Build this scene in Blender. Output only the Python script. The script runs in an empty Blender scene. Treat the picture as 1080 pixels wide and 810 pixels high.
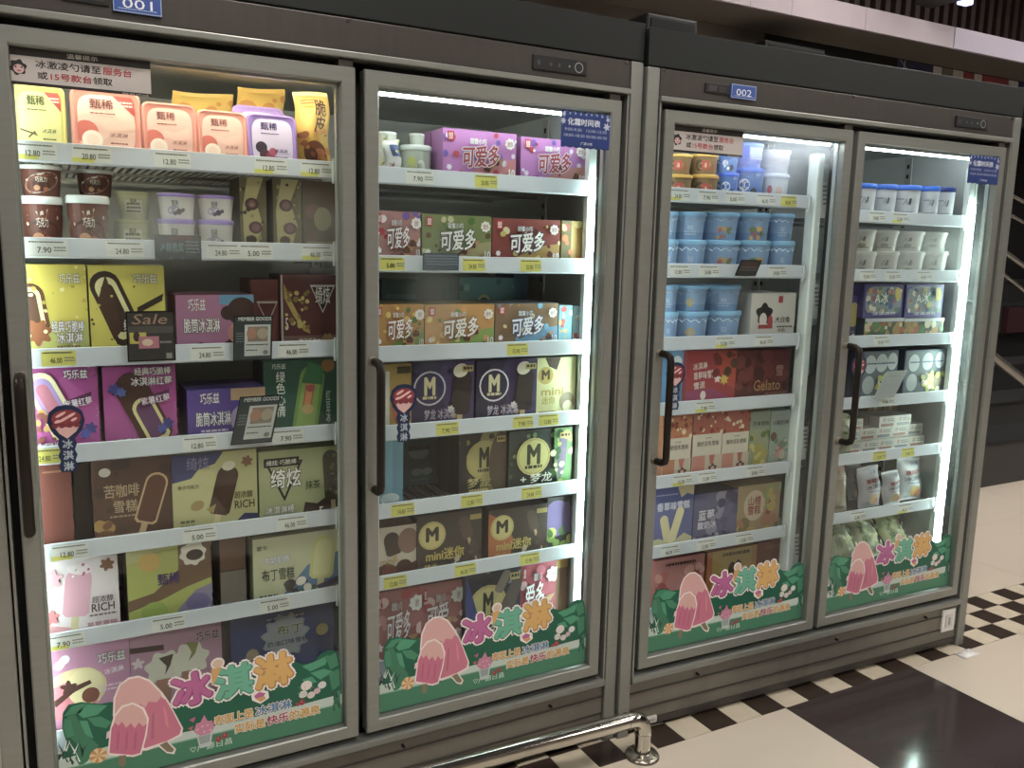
import bpy, math, random
from mathutils import Vector, Matrix
random.seed(7)
C = bpy.data.collections.new('scene'); bpy.context.scene.collection.children.link(C)
SC = bpy.context.scene
# ---------------------------------------------------------------- camera
ZF = 1.478
CAM = Vector((-0.52244, -1.54826, ZF - 0.31373))
YAW, PIT, ROL, FPX = 0.49702, -0.157727, 0.023625, 900.2
_f = Vector((math.sin(YAW)*math.cos(PIT), math.cos(YAW)*math.cos(PIT), math.sin(PIT)))
_r = Vector((math.cos(YAW), -math.sin(YAW), 0)); _u = _r.cross(_f)
CR = _r*math.cos(ROL) + _u*math.sin(ROL); CU = -_r*math.sin(ROL) + _u*math.cos(ROL); CF = _f
cd = bpy.data.cameras.new('camera'); co = bpy.data.objects.new('camera', cd); C.objects.link(co)
cd.sensor_width = 36; cd.lens = FPX/1080*36; cd.clip_start = 0.02; cd.clip_end = 60
co.matrix_world = Matrix(((CR.x, CU.x, -CF.x, CAM.x), (CR.y, CU.y, -CF.y, CAM.y), (CR.z, CU.z, -CF.z, CAM.z), (0, 0, 0, 1)))
SC.camera = co
# ---------------------------------------------------------------- world and exposure
w = bpy.data.worlds.new('world'); SC.world = w; w.use_nodes = True
w.node_tree.nodes['Background'].inputs[0].default_value = (0.5, 0.48, 0.46, 1)
w.node_tree.nodes['Background'].inputs[1].default_value = 0.1
SC.view_settings.view_transform = 'Standard'; SC.view_settings.look = 'None'
SC.view_settings.gamma = 1; SC.view_settings.use_curve_mapping = False
SC.view_settings.exposure = 0.0
CEIL_E = 32.0      # ceiling panels
TUBE_E = {'top': 20.0, 'side': 38.0}
# ---------------------------------------------------------------- materials
def lin(h):
    h = h.lstrip('#'); r = [int(h[i:i+2], 16)/255 for i in (0, 2, 4)]
    return tuple((c/12.92 if c <= .04045 else ((c+.055)/1.055)**2.4) for c in r) + (1,)
MC = {}
def mat(h, rough=.42, metal=0.0, noise=0.0, scale=20, stretch=None, bump=0.0, emit=0.0, spec=.4):
    key = (h, rough, metal, noise, scale, stretch, bump, emit, spec)
    if key in MC: return MC[key]
    m = bpy.data.materials.new('m_' + h.strip('#')); m.use_nodes = True
    nt = m.node_tree; b = nt.nodes['Principled BSDF']
    base = lin(h)
    if metal == 0 and rough == .42 and not emit:      # printed card: the glass veil put into paler, greyer ink colours
        g_ = .3*base[0]+.55*base[1]+.15*base[2]; base = tuple(min(.9, (c*.80+g_*.20)*1.04+.014) for c in base[:3])+(1,)
    b.inputs['Base Color'].default_value = base; b.inputs['Roughness'].default_value = rough
    b.inputs['Metallic'].default_value = metal; b.inputs['Specular IOR Level'].default_value = spec
    if emit:
        b.inputs['Emission Color'].default_value = lin(h); b.inputs['Emission Strength'].default_value = emit
    if noise or bump:
        tc = nt.nodes.new('ShaderNodeTexCoord'); mp = nt.nodes.new('ShaderNodeMapping'); n = nt.nodes.new('ShaderNodeTexNoise')
        n.inputs['Scale'].default_value = scale; n.inputs['Detail'].default_value = 4
        if stretch: mp.inputs['Scale'].default_value = stretch
        nt.links.new(tc.outputs['Object'], mp.inputs[0]); nt.links.new(mp.outputs[0], n.inputs['Vector'])
        if noise:
            mx = nt.nodes.new('ShaderNodeMix'); mx.data_type = 'RGBA'
            c = lin(h); a = tuple(x*(1-noise) for x in c[:3]) + (1,); d = tuple(min(1, x*(1+noise)) for x in c[:3]) + (1,)
            mx.inputs[6].default_value = a; mx.inputs[7].default_value = d
            nt.links.new(n.outputs[0], mx.inputs[0]); nt.links.new(mx.outputs[2], b.inputs['Base Color'])
        if bump:
            bp = nt.nodes.new('ShaderNodeBump'); bp.inputs['Strength'].default_value = bump; bp.inputs['Distance'].default_value = .004
            nt.links.new(n.outputs[0], bp.inputs['Height']); nt.links.new(bp.outputs[0], b.inputs['Normal'])
    MC[key] = m
    return m
STEEL = mat('#8e908b', .38, .5, .10, 9, (1, 1, 12))
STEELH = mat('#4b4744', .42, .45, .12, 7, (10, 1, 1))
PANEL = mat('#7c7870', .45, .45, .14, 5, (6, 1, 1), .06)
FASCIA = mat('#171b1b', .5, .1, .06, 6)
RUBBER = mat('#0c0c0d', .6)
LINING = mat('#b4b8b4', .5, .0, .12, 6)
RAIL = mat('#d0d7e0', .3, .0, .08, 8)
WIRE = mat('#8b8d8a', .4, .5)
BRONZE = mat('#211a15', .4, .3, .15, 30)
CHROME = mat('#c9c5bd', .13, 1.0, .06, 14)
WHITEM = mat('#d5dad8', .35, 0, .05, 10)
def glass_mat(name, haze=()):
    m = bpy.data.materials.new(name); m.use_nodes = True; nt = m.node_tree
    for n in list(nt.nodes): nt.nodes.remove(n)
    N = nt.nodes.new; L = nt.links.new
    out = N('ShaderNodeOutputMaterial'); tr = N('ShaderNodeBsdfTransparent'); gl = N('ShaderNodeBsdfGlossy'); mx = N('ShaderNodeMixShader'); fr = N('ShaderNodeLayerWeight'); pw = N('ShaderNodeMath'); pw.operation = 'POWER'; ml = N('ShaderNodeMath'); ml.operation = 'MULTIPLY_ADD'
    tr.inputs[0].default_value = (.93, .955, .945, 1); gl.inputs['Roughness'].default_value = .03; fr.inputs[0].default_value = .5; pw.inputs[1].default_value = 4; ml.inputs[1].default_value = .5; ml.inputs[2].default_value = .03
    L(fr.outputs['Facing'], pw.inputs[0]); L(pw.outputs[0], ml.inputs[0]); L(ml.outputs[0], mx.inputs[0]); L(tr.outputs[0], mx.inputs[1]); L(gl.outputs[0], mx.inputs[2])
    last = mx
    tc = N('ShaderNodeTexCoord')
    for (cx, cy, cz, rx, rz, amt) in haze:     # condensation patches on the pane
        mp = N('ShaderNodeMapping'); mp.vector_type = 'TEXTURE'
        mp.inputs['Location'].default_value = (cx, cy, cz); mp.inputs['Scale'].default_value = (rx, 1, rz)
        ln = N('ShaderNodeVectorMath'); ln.operation = 'LENGTH'
        rg = N('ShaderNodeMapRange'); rg.inputs[1].default_value = 1; rg.inputs[2].default_value = 0; rg.interpolation_type = 'SMOOTHSTEP'
        no = N('ShaderNodeTexNoise'); no.inputs['Scale'].default_value = 9; no.inputs['Detail'].default_value = 5
        mu = N('ShaderNodeMath'); mu.operation = 'MULTIPLY'; mu2 = N('ShaderNodeMath'); mu2.operation = 'MULTIPLY'; mu2.inputs[1].default_value = amt*1.8
        L(tc.outputs['Object'], mp.inputs[0]); L(mp.outputs[0], ln.inputs[0]); L(ln.outputs['Value'], rg.inputs[0])
        L(tc.outputs['Object'], no.inputs['Vector']); L(rg.outputs[0], mu.inputs[0]); L(no.outputs[0], mu.inputs[1]); L(mu.outputs[0], mu2.inputs[0])
        tl = N('ShaderNodeBsdfTranslucent'); tl.inputs[0].default_value = (.85, .88, .88, 1)
        m2 = N('ShaderNodeMixShader'); L(mu2.outputs[0], m2.inputs[0]); L(last.outputs[0], m2.inputs[1]); L(tl.outputs[0], m2.inputs[2]); last = m2
    L(last.outputs[0], out.inputs[0])
    return m
# ---------------------------------------------------------------- mesh builder
class M:
    def __init__(s): s.v = []; s.f = []; s.m = []; s.mats = []
    def mi(s, m):
        if isinstance(m, str): m = mat(m)
        if m not in s.mats: s.mats.append(m)
        return s.mats.index(m)
    def add(s, vs, fs, m):
        k = len(s.v); s.v += [tuple(p) for p in vs]; i = s.mi(m)
        for f in fs: s.f.append(tuple(k+a for a in f)); s.m.append(i)
        return s
    def box(s, x0, x1, y0, y1, z0, z1, m, b=0.0):
        if b <= 0:
            v = [(x, y, z) for x in (x0, x1) for y in (y0, y1) for z in (z0, z1)]
            f = [(0, 1, 3, 2), (4, 6, 7, 5), (0, 4, 5, 1), (2, 3, 7, 6), (0, 2, 6, 4), (1, 5, 7, 3)]
            return s.add(v, f, m)
        import bmesh
        bm = bmesh.new(); bmesh.ops.create_cube(bm, size=1)
        for q in bm.verts: q.co = Vector(((x0+x1)/2+q.co.x*(x1-x0), (y0+y1)/2+q.co.y*(y1-y0), (z0+z1)/2+q.co.z*(z1-z0)))
        bmesh.ops.bevel(bm, geom=bm.edges[:], offset=b, segments=2, affect='EDGES', profile=.5)
        bm.verts.ensure_lookup_table()
        s.add([q.co[:] for q in bm.verts], [[q.index for q in f.verts] for f in bm.faces], m); bm.free(); return s
    def tube(s, pts, r, m, n=12, caps=True):
        pts = [Vector(p) for p in pts]; rs = r if isinstance(r, (list, tuple)) else [r]*len(pts); k = []
        up = Vector((0, 0, 1)); prev = None
        for i, p in enumerate(pts):
            d = (pts[min(i+1, len(pts)-1)] - pts[max(i-1, 0)]).normalized()
            a = d.cross(up) if prev is None else prev - d*prev.dot(d)
            if a.length < 1e-4: a = d.cross(Vector((1, 0, 0)))
            a.normalize(); prev = a; b = d.cross(a)
            k += [p + (a*math.cos(t*2*math.pi/n) + b*math.sin(t*2*math.pi/n))*rs[i] for t in range(n)]
        f = [(i*n+t, i*n+(t+1) % n, (i+1)*n+(t+1) % n, (i+1)*n+t) for i in range(len(pts)-1) for t in range(n)]
        if caps: f += [tuple(range(n)), tuple((len(pts)-1)*n+t for t in reversed(range(n)))]
        return s.add(k, f, m)
    def lathe(s, prof, m, cx=0, cy=0, n=40):
        k = [(cx+r*math.cos(t*2*math.pi/n), cy+r*math.sin(t*2*math.pi/n), z) for r, z in prof for t in range(n)]
        f = [(i*n+t, i*n+(t+1) % n, (i+1)*n+(t+1) % n, (i+1)*n+t) for i in range(len(prof)-1) for t in range(n)]
        return s.add(k, f, m)
    def prism(s, poly, y0, y1, m):     # polygon in xz extruded along y
        n = len(poly); v = [(x, y0, z) for x, z in poly] + [(x, y1, z) for x, z in poly]
        f = [tuple(range(n)), tuple(reversed(range(n, 2*n)))] + [(i, (i+1) % n, n+(i+1) % n, n+i) for i in range(n)]
        return s.add(v, f, m)
    def build(s, name, smooth=False):
        me = bpy.data.meshes.new(name); me.from_pydata(s.v, [], s.f)
        for m in s.mats: me.materials.append(m)
        me.polygons.foreach_set('material_index', s.m)
        if smooth:
            me.polygons.foreach_set('use_smooth', [True]*len(s.f)); me.set_sharp_from_angle(angle=.7)
        me.update()
        o = bpy.data.objects.new(name, me); C.objects.link(o); return o
def shift(b, dx, dy, dz):
    b.v = [(x+dx, y+dy, z+dz) for x, y, z in b.v]; return b
def tag(o, label, cat, group=None, kind=None):
    o['label'] = label
    if cat: o['category'] = cat
    if group: o['group'] = group
    if kind: o['kind'] = kind
    return o
def struct(name, b, smooth=False):
    o = b.build(name, smooth); o['kind'] = 'structure'; return o
# ---------------------------------------------------------------- unit frames (x from left edge of the unit's right door, y into the cabinet, z from the door top)
TH = math.atan(-0.0350439)
UO = {1: (Vector((0, 0, ZF)), 0.0), 2: (Vector((1.26-.0003, -0.0098338-0.0350439*.63, ZF-0.008)), TH)}
def L2W(u, x, y, z):
    o, a = UO[u]; return Vector((o.x + x*math.cos(a) - y*math.sin(a), o.y + x*math.sin(a) + y*math.cos(a), o.z + z))
def W2L(u, p):
    o, a = UO[u]; d = p-o; return Vector((d.x*math.cos(a)+d.y*math.sin(a), -d.x*math.sin(a)+d.y*math.cos(a), d.z))
def at(u, X, Y, y=None, z=None):     # where the sight line of a photo point meets a plane of the unit
    d = CF + CR*((X-540)/FPX) - CU*((Y-405)/FPX)
    a = W2L(u, CAM); b = W2L(u, CAM+d)-a
    t = (y-a.y)/b.y if y is not None else (z-a.z)/b.z
    return a + b*t
def pix(u, x, y, z):
    d = L2W(u, x, y, z)-CAM; k = d.dot(CF); return 540+FPX*d.dot(CR)/k, 405-FPX*d.dot(CU)/k
XC, YC = -0.0085, 0.34
def part(u, name, b, parent, smooth=False, label=None):
    o = shift(b, -XC, -YC, ZF if u == 1 else ZF-0.008).build(name, smooth); o.parent = parent
    if label: o['label'] = label
    return o
# ---------------------------------------------------------------- flat artwork
TXT = {}
def text_mesh(s, off):
    key = (s, round(off, 3))
    if key not in TXT:
        c = bpy.data.curves.new('t', 'FONT'); c.body = s; c.size = 1; c.resolution_u = 2; c.offset = off; c.space_line = .95
        o = bpy.data.objects.new('t', c); me = bpy.data.meshes.new_from_object(o)
        vs = [(v.co.x, v.co.y) for v in me.vertices]; fs = [tuple(p.vertices) for p in me.polygons]
        bpy.data.objects.remove(o); bpy.data.curves.remove(c); bpy.data.meshes.remove(me)
        TXT[key] = (vs, fs)
    return TXT[key]
def ell(cx, cy, rx, ry, rot=0, n=20, sup=1.0):
    o = []
    for i in range(n):
        t = 2*math.pi*i/n; c, s_ = math.cos(t), math.sin(t)
        x = rx*math.copysign(abs(c)**sup, c); y = ry*math.copysign(abs(s_)**sup, s_)
        o.append((cx+x*math.cos(rot)-y*math.sin(rot), cy+x*math.sin(rot)+y*math.cos(rot)))
    return o
def flower(cx, cy, r, k, amp, n=48, ph=0):
    return [(cx+r*(1+amp*math.sin(k*t+ph))*math.cos(t), cy+r*(1+amp*math.sin(k*t+ph))*math.sin(t)) for t in [2*math.pi*i/n for i in range(n)]]
def art(b, W, H, ops, fmap0, nx=1, clip=True):
    """ops use u 0..W-fraction, v 0..H-fraction; radii and lengths as a fraction of H"""
    L = [0]
    def fmap(x, z, d): return fmap0(min(max(x, 0), W), min(max(z, 0), H), d) if clip else fmap0(x, z, d)
    def put(poly, col, fan=True):
        L[0] += 1; d = L[0]
        if fan and len(poly) > 4:
            cx = sum(p[0] for p in poly)/len(poly); cy = sum(p[1] for p in poly)/len(poly)
            vs = [fmap(cx, cy, d)] + [fmap(x, y, d) for x, y in poly]
            b.add(vs, [(0, 1+i, 1+(i+1) % len(poly)) for i in range(len(poly))], col)
        else:
            b.add([fmap(x, y, d) for x, y in poly], [tuple(range(len(poly)))], col)
    def strip(x0, y0, x1, y1, col):
        L[0] += 1; d = L[0]; n = max(1, nx)
        for i in range(n):
            a, c = x0+(x1-x0)*i/n, x0+(x1-x0)*(i+1)/n
            ny = max(1, nx//2)
            for j in range(ny):
                e, g = y0+(y1-y0)*j/ny, y0+(y1-y0)*(j+1)/ny
                b.add([fmap(a, e, d), fmap(c, e, d), fmap(c, g, d), fmap(a, g, d)], [(0, 1, 2, 3)], col)
    def text(s, cx, cy, w_, h_, col, rot=0, oc=None, ow=.05, bold=.012, shear=0):
        for c_, of in ((oc, ow), (col, bold)):
            if c_ is None: continue
            vs0, fs = text_mesh(s, 0); vs = vs0
            if not vs0: return
            xs = [p[0] for p in vs0]; ys = [p[1] for p in vs0]
            ax, bx, ay, by = min(xs), max(xs), min(ys), max(ys)
            em = h_/(by-ay) if s.count('\n') else min(h_/(by-ay), w_/(bx-ax)); q = of*em
            k_ = 10 if of > .05 else 6 if of > .02 else 3; L[0] += 1; d = L[0]
            for t in range(k_ if of > 0 else 1):
                o = []; sx, sy = (q*math.cos(t*2*math.pi/k_), q*math.sin(t*2*math.pi/k_)) if of > 0 else (0, 0)
                for x, y in vs:
                    x = (x-(ax+bx)/2)/(bx-ax)*w_+sx; y = (y-(ay+by)/2)/(by-ay)*h_+sy; x += shear*y
                    o.append(fmap(cx+x*math.cos(rot)-y*math.sin(rot), cy+x*math.sin(rot)+y*math.cos(rot), d))
                b.add(o, fs, c_); d += 1/k_
            L[0] += 1
    for op in ops:
        k = op[0]; a = op[1:]
        if k == 'r': strip(a[0]*W, a[1]*H, a[2]*W, a[3]*H, a[4])
        elif k == 'p': put([(x*W, y*H) for x, y in a[0]], a[1], False)
        elif k == 'e': put(ell(a[0]*W, a[1]*H, a[2]*H, a[3]*H, a[5] if len(a) > 5 else 0), a[4])
        elif k == 'f': put(flower(a[0]*W, a[1]*H, a[2]*H, a[3], a[4]), a[5])
        elif k == 'sq': put(ell(a[0]*W, a[1]*H, a[2]*W, a[3]*H, 0, 28, .45), a[4])
        elif k == 'tri': put([(a[0]*W+p[0]*a[2]*H, a[1]*H+p[1]*a[2]*H) for p in ((-.5, .5), (.5, .5), (0, -.6))], a[3])
        elif k == 'bar':      # ice-cream bar: cx cy w h rot body stick [inner [core]]
            cx, cy, w_, h_, rot, body, stick = a[:7]; cx *= W; cy *= H; w_ *= H; h_ *= H
            R = lambda x, y: (cx+x*math.cos(rot)-y*math.sin(rot), cy+x*math.sin(rot)+y*math.cos(rot))
            if stick: put([R(x, y) for x, y in ((-w_*.14, -h_*.45), (w_*.14, -h_*.45), (w_*.14, -h_*.78), (w_*.07, -h_*.82), (-w_*.07, -h_*.82), (-w_*.14, -h_*.78))], stick)
            def cap(s1, s2):
                q = []; r = w_/2*s1; hh = h_/2*s2
                for i in range(9): t = math.pi*i/8; q.append(R(r*math.cos(t), hh-r+r*math.sin(t)))
                q += [R(-r, -hh+r*.3), R(-r*.7, -hh), R(r*.7, -hh), R(r, -hh+r*.3)]
                return q
            put(cap(1, 1), body)
            if len(a) > 7 and a[7]: put(cap(.72, .84), a[7])
            if len(a) > 8 and a[8]: put(cap(.42, .66), a[8])
        elif k == 'dots':     # x0 y0 x1 y1 n r cols seed
            rr = random.Random(a[7])
            for i in range(a[4]):
                cx = a[0]+(a[2]-a[0])*rr.random(); cy = a[1]+(a[3]-a[1])*rr.random(); r = a[5]*(.5+rr.random())
                put(ell(cx*W, cy*H, r*H, r*H*(.7+.5*rr.random()), rr.random()*3, 9), a[6][i % len(a[6])])
        elif k == 'lines':    # rows of small print: x0 x1 y n h col
            rr = random.Random(int(a[0]*100)+a[3])
            for i in range(a[3]):
                y = a[2]-i*a[4]*2; x = a[0]
                while x < a[1]:
                    q = min(.02+.05*rr.random(), a[1]-x)
                    put([(x*W, y*H), ((x+q)*W, y*H), ((x+q)*W, (y+a[4])*H), (x*W, (y+a[4])*H)], a[5], False); x += q+.012
        elif k == 't':        # string cx cy w h col {opts}
            text(a[0], a[1]*W, a[2]*H, a[3]*W, a[4]*H, a[5], **(a[6] if len(a) > 6 else {}))
        elif k == 'cone':     # cx cy size cream wafer rot
            cx, cy, s_, cr, wf, rot = a; cx *= W; cy *= H; s_ *= H
            R = lambda x, y: (cx+(x*math.cos(rot)-y*math.sin(rot))*s_, cy+(x*math.sin(rot)+y*math.cos(rot))*s_)
            put([R(-.24, .02), R(.24, .02), R(0, -.55)], wf); put([R(*p) for p in ell(0, .12, .27, .2, 0, 12)], cr); put([R(*p) for p in ell(.02, .32, .17, .15, 0, 10)], cr)
OFF = .00012
# ---------------------------------------------------------------- goods
def product(u, x, y, z, yaw=0.0):
    """world location of a thing whose base stands at unit coordinates"""
    p = L2W(u, x, y, z); return p, UO[u][1]+yaw
def place(o, u, x, y, z, yaw=0.0, tilt=0.0):
    p, a = product(u, x, y, z, yaw); o.location = p; o.rotation_euler = (tilt, 0, a); return o
def carton(W, H, T, side, ops, top=None):
    b = M(); b.box(-W/2, W/2, 0, T, 0, H, side, .0016)
    e = .0012
    def fm(x, z, d): return (x-W/2, -.0002-d*OFF, z)
    art(b, W, H, [o for o in ops], fm)
    # folded flap line on the flank and the top
    b.box(-W/2-.0003, -W/2+.001, T*.47, T*.49, .004, H-.004, mat('#4a443c'))
    b.box(-W/2+.004, W/2-.004, T*.45, T*.47, H-.0008, H+.0003, mat('#5a544a'))
    if top: b.box(-W/2+.002, W/2-.002, .002, T-.002, H-.0005, H+.0002, top)
    return b
def tub_parts(R, H, body, lidc, ops, taper=.84, rim='#e8ecec', clear=False):
    b = M(); r0 = R*taper; zl = H*.86
    b.lathe([(0.0001, 0), (r0*.93, 0), (r0*.96, H*.015), (r0, H*.03), (R*.97, zl), (R*.99, zl+.001)], body)
    aw = math.pi*R*.9
    def fm(x, z, d):
        zz = z; r = r0+(R*.97-r0)*(zz-H*.03)/(zl-H*.03)+.0004+d*.0002
        t = -math.pi/2+(x-aw/2)/R
        return (r*math.cos(t), r*math.sin(t), zz)
    art(b, aw, zl, ops, fm, 14)
    l = M(); l.lathe([(R*.985, zl), (R*1.04, zl), (R*1.045, zl+H*.02), (R*1.03, H*.97), (R*.97, H), (R*.9, H), (R*.87, H*.985), (.0001, H*.985)], lidc)
    return b, l
def rounded(W, H, r, n=6):
    o = []
    for cx, cz, a0 in ((W/2-r, H-r, 0), (-W/2+r, H-r, 90), (-W/2+r, r, 180), (W/2-r, r, 270)):
        for i in range(n+1): t = math.radians(a0+90*i/n); o.append((cx+r*math.cos(t), cz+r*math.sin(t)))
    return o
def square_tub_parts(W, H, T, body, lidc, ops):
    b = M(); P0 = rounded(W*.94, H*.94, W*.12); P1 = rounded(W*.8, H*.8, W*.12); n = len(P0)
    v = [(x, T*.16, z+H*.03) for x, z in P0]+[(x, T, z+H*.1) for x, z in P1]
    b.add(v, [(i, (i+1) % n, n+(i+1) % n, n+i) for i in range(n)]+[tuple(reversed(range(n, 2*n)))], body)
    l = M(); A = rounded(W, H, W*.14); B = rounded(W*.93, H*.93, W*.12); D = rounded(W*.86, H*.86, W*.1)
    v = [(x, T*.22, z) for x, z in A]+[(x, .003, z) for x, z in A]+[(x, 0, z+H*.035) for x, z in B]+[(x, .003, z+H*.07) for x, z in D]
    f = [(k*n+i, k*n+(i+1) % n, (k+1)*n+(i+1) % n, (k+1)*n+i) for k in range(3) for i in range(n)]+[tuple(range(3*n, 4*n))]
    l.add(v, f, lidc)
    def fm(x, z, d): return (x-W*.41, .0028-d*OFF, z+H*.09)
    art(l, W*.82, H*.82, ops, fm)
    return b, l
def pouch(W, H, T, base, ops, seed=0):
    rr = random.Random(seed); nx, nz = 16, 20; b = M(); ph = [rr.random()*6 for _ in range(4)]
    def th(s, t):
        q = max(0, math.sin(math.pi*s))**.6*max(0, math.sin(math.pi*min(1, max(0, (t-.05)/.9))))**.5
        return T/2*q*(1+.12*math.sin(9*s+ph[0])*math.sin(7*t+ph[1]))+.0008
    def fm(x, z, d):
        s, t = x/W, z/H; zz = z*(1-.02*math.sin(3*s+ph[2]))
        return (x-W/2+.003*math.sin(9*t+ph[3]), -th(s, t)-d*.0003, zz)
    for side in (1, -1):
        v = []
        for j in range(nz+1):
            for i in range(nx+1):
                x, y, z = fm(W*i/nx, H*j/nz, 0); v.append((x, y*side, z))
        f = [(j*(nx+1)+i, j*(nx+1)+i+1, (j+1)*(nx+1)+i+1, (j+1)*(nx+1)+i) for j in range(nz) for i in range(nx)]
        b.add(v, f, base)
    art(b, W, H, ops, lambda x, z, d: fm(x, z, d+2), 10)
    return shift(b, 0, T/2, 0)
# ================================================================ SETTING
b = M()
# floor: large tiles of 0.5 m with thin joints; the checker border runs under and past the cabinets
FLB = mat('#cdc2b2', .16, 0, .05, 2.2, None, 0, 0, .5); FLD = mat('#3b3232', .14, 0, .1, 3, None, 0, 0, .5); JOINT = mat('#77695c', .6)
CKD = mat('#372d26', .3, 0, .35, 30); CKL = mat('#c8bda9', .28, 0, .14, 22)
b.box(-6, 9, -5, 9, -.12, -.0015, JOINT)
def tile(x0, x1, y0, y1, m): b.box(x0+.0008, x1-.0008, y0+.0008, y1-.0008, -.004, 0, m)
for i in range(-9, 15):
    for j in range(-9, 0):
        x0 = .605+.5*i; y1 = -.083+.5*(j+1)
        tile(x0, x0+.5, y1-.5, y1, FLD if (i == 1 and j == -1) or ((i*2+j) % 7 == 0 and j < -1) else FLB)
    for j in range(0, 16):
        x0 = .605+.5*i; y0 = .167+.5*j; tile(x0, x0+.5, y0, y0+.5, FLB)
for i in range(-60, 95):
    for j in range(3):
        x0 = .7735+.08333*i; y0 = -.083+.08333*j
        tile(x0, x0+.08333, y0, y0+.08333, CKL if (i+j) % 2 == 0 else CKD)
struct('floor', b)
CE = mat('#35302e', .8, 0, .1, 3)
b = M(); b.box(-6, 9, -5, 9, 3.2, 3.3, CE); struct('ceiling', b)
WA = mat('#6f655e', .8, 0, .08, 4)
b = M(); b.box(-6.1, -6, -5, 9, 0, 3.2, WA); struct('wall_left', b)
b = M(); b.box(9, 9.1, -5, 9, 0, 3.2, mat('#3a3433', .8)); struct('wall_right', b)
b = M(); b.box(-6, 9, -5.1, -5, 0, 3.2, WA); struct('wall_front', b)
b = M(); b.box(-6, 9, 8.9, 9, 0, 3.2, mat('#2a2626', .8)); struct('wall_back', b)
# beam with a white face, brown soffit; a wall behind the cabinets below it
BY0, BY1, BZ0, BZ1 = 1.854, 2.19, ZF+.9, ZF+1.017
b = M(); WF = mat('#aba0a6', .6, 0, .1, 5); WF2 = mat('#b4acbc', .5, 0, .03, 5); SOF = mat('#6c665f', .7, 0, .08, 4)
b.box(-6, 4.20, BY0, BY0+.02, BZ0, BZ1, WF); b.box(4.203, 9, BY0-.004, BY0+.02, BZ0, BZ1, WF2)
b.box(-6, 9, BY0+.021, BY1, BZ0-.002, BZ0+.03, SOF); b.box(-6, 9, BY0+.02, BY1, BZ0+.03, BZ1-.01, SOF)
for x in (2.62, 2.9, 3.45): b.box(x, x+.0025, BY0-.001, BY0, BZ0, BZ1, mat('#8b7c78'))
struct('trim_1', b)
b = M(); xw = at(1, 806, 45, y=2.2).x
b.box(-6, xw, 2.2, 2.3, 0, BZ0+.05, mat('#716a65', .8, 0, .08, 4)); struct('wall_back_low', b)
b = M()
b.box(xw, 9, 2.2, 2.26, BZ0-.3, BZ0-.004, mat('#161618', .6)); o = b.build('flag_board')
tag(o, 'dark board with a row of small national flags under the beam, above the freezers', 'sign')
zt = BZ0-.006; z0 = zt-.10
for X0, X1, c in ((945, 983, '#23294f'), (984, 993, '#b9b4b0'), (994, 1004, '#6b6c60'), (1005, 1016, '#c2bdb6'), (1017, 1027, '#8c2a35'), (1028, 1036, '#c0bbb6'), (1037, 1064, '#91303a'), (1065, 1075, '#b7b6c0'), (1076, 1110, '#252b52')):
    b = M(); x0 = at(1, X0, 75, y=2.198).x; x1 = at(1, X1, 80, y=2.198).x; b.box(x0+.002, x1-.002, 2.1965, 2.1995, z0, zt, mat(c))
    if X0 == 945:
        for t in (0, .05): b.add([(x0+.02+t, 2.196, zt), (x0+.03+t, 2.196, zt), (x0+.08-t+.04, 2.196, zt-.06), (x0+.07-t+.04, 2.196, zt-.06)], [(0, 1, 2, 3)], mat('#b0a4aa'))
    q = b.build('printed_flag'); q.parent = o
# slatted dark wall above the beam
b = M(); S1 = mat('#3a2b2a', .6, 0, .1, 6); b.box(-6, 9, 2.46, 2.5, BZ1-.02, 3.2, mat('#120e0e'))
x = -6
while x < 9:
    b.box(x, x+.045, 2.4, 2.46, BZ1-.02, 3.2, S1); x += .095
struct('wall_slats', b)
# ceiling panels (the store's lamps; row over the freezers added to brighten the beam)
k = 0
for x in (-2.6, 0.2, 3.0, 5.4):
    for y in (-3.4, -1.2, .75):
        e = bpy.data.objects.new('ceiling_panel_light', None); C.objects.link(e); e.location = (x, y, 3.14)
        tag(e, f'square white ceiling panel lamp, {["first", "second", "third", "fourth"][k//3]} from left, {["far row from", "middle row near", "added row right above"][k % 3]} the freezers', 'lamp', 'ceiling panel lamps'); k += 1
        a = M(); a.box(-.32, .32, -.32, .32, 0, .06, mat('#d8d8d8')); q = a.build('housing'); q.parent = e
        a = M(); a.box(-.29, .29, -.29, .29, -.004, -.0005, mat('#fdf7f0', .5, 0, 0, 20, None, 0, CEIL_E)); q = a.build('diffuser'); q.parent = e
# spot lamp with coloured glare hanging over the beam
e = bpy.data.objects.new('spot_lamp', None); C.objects.link(e); p = at(1, 1006, 2, y=1.7); e.location = (p.x, 1.7, p.z+ZF)
tag(e, 'black hanging spot lamp with bluish bright lens above the beam, top right', 'lamp')
a = M(); a.box(-.12, .02, -.05, .16, 0, .14, mat('#1e1a1a'), .01); q = a.build('housing'); q.parent = e
a = M(); a.tube([(-.05, .05, .13), (-.05, .05, 3.2-e.location.z)], .008, mat('#161414')); q = a.build('rod'); q.parent = e
a = M(); a.box(.022, .10, -.05, .0, -.012, .03, mat('#bfc4ff', .4, 0, 0, 20, None, 0, 2.2), .006); q = a.build('lens'); q.parent = e
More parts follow.
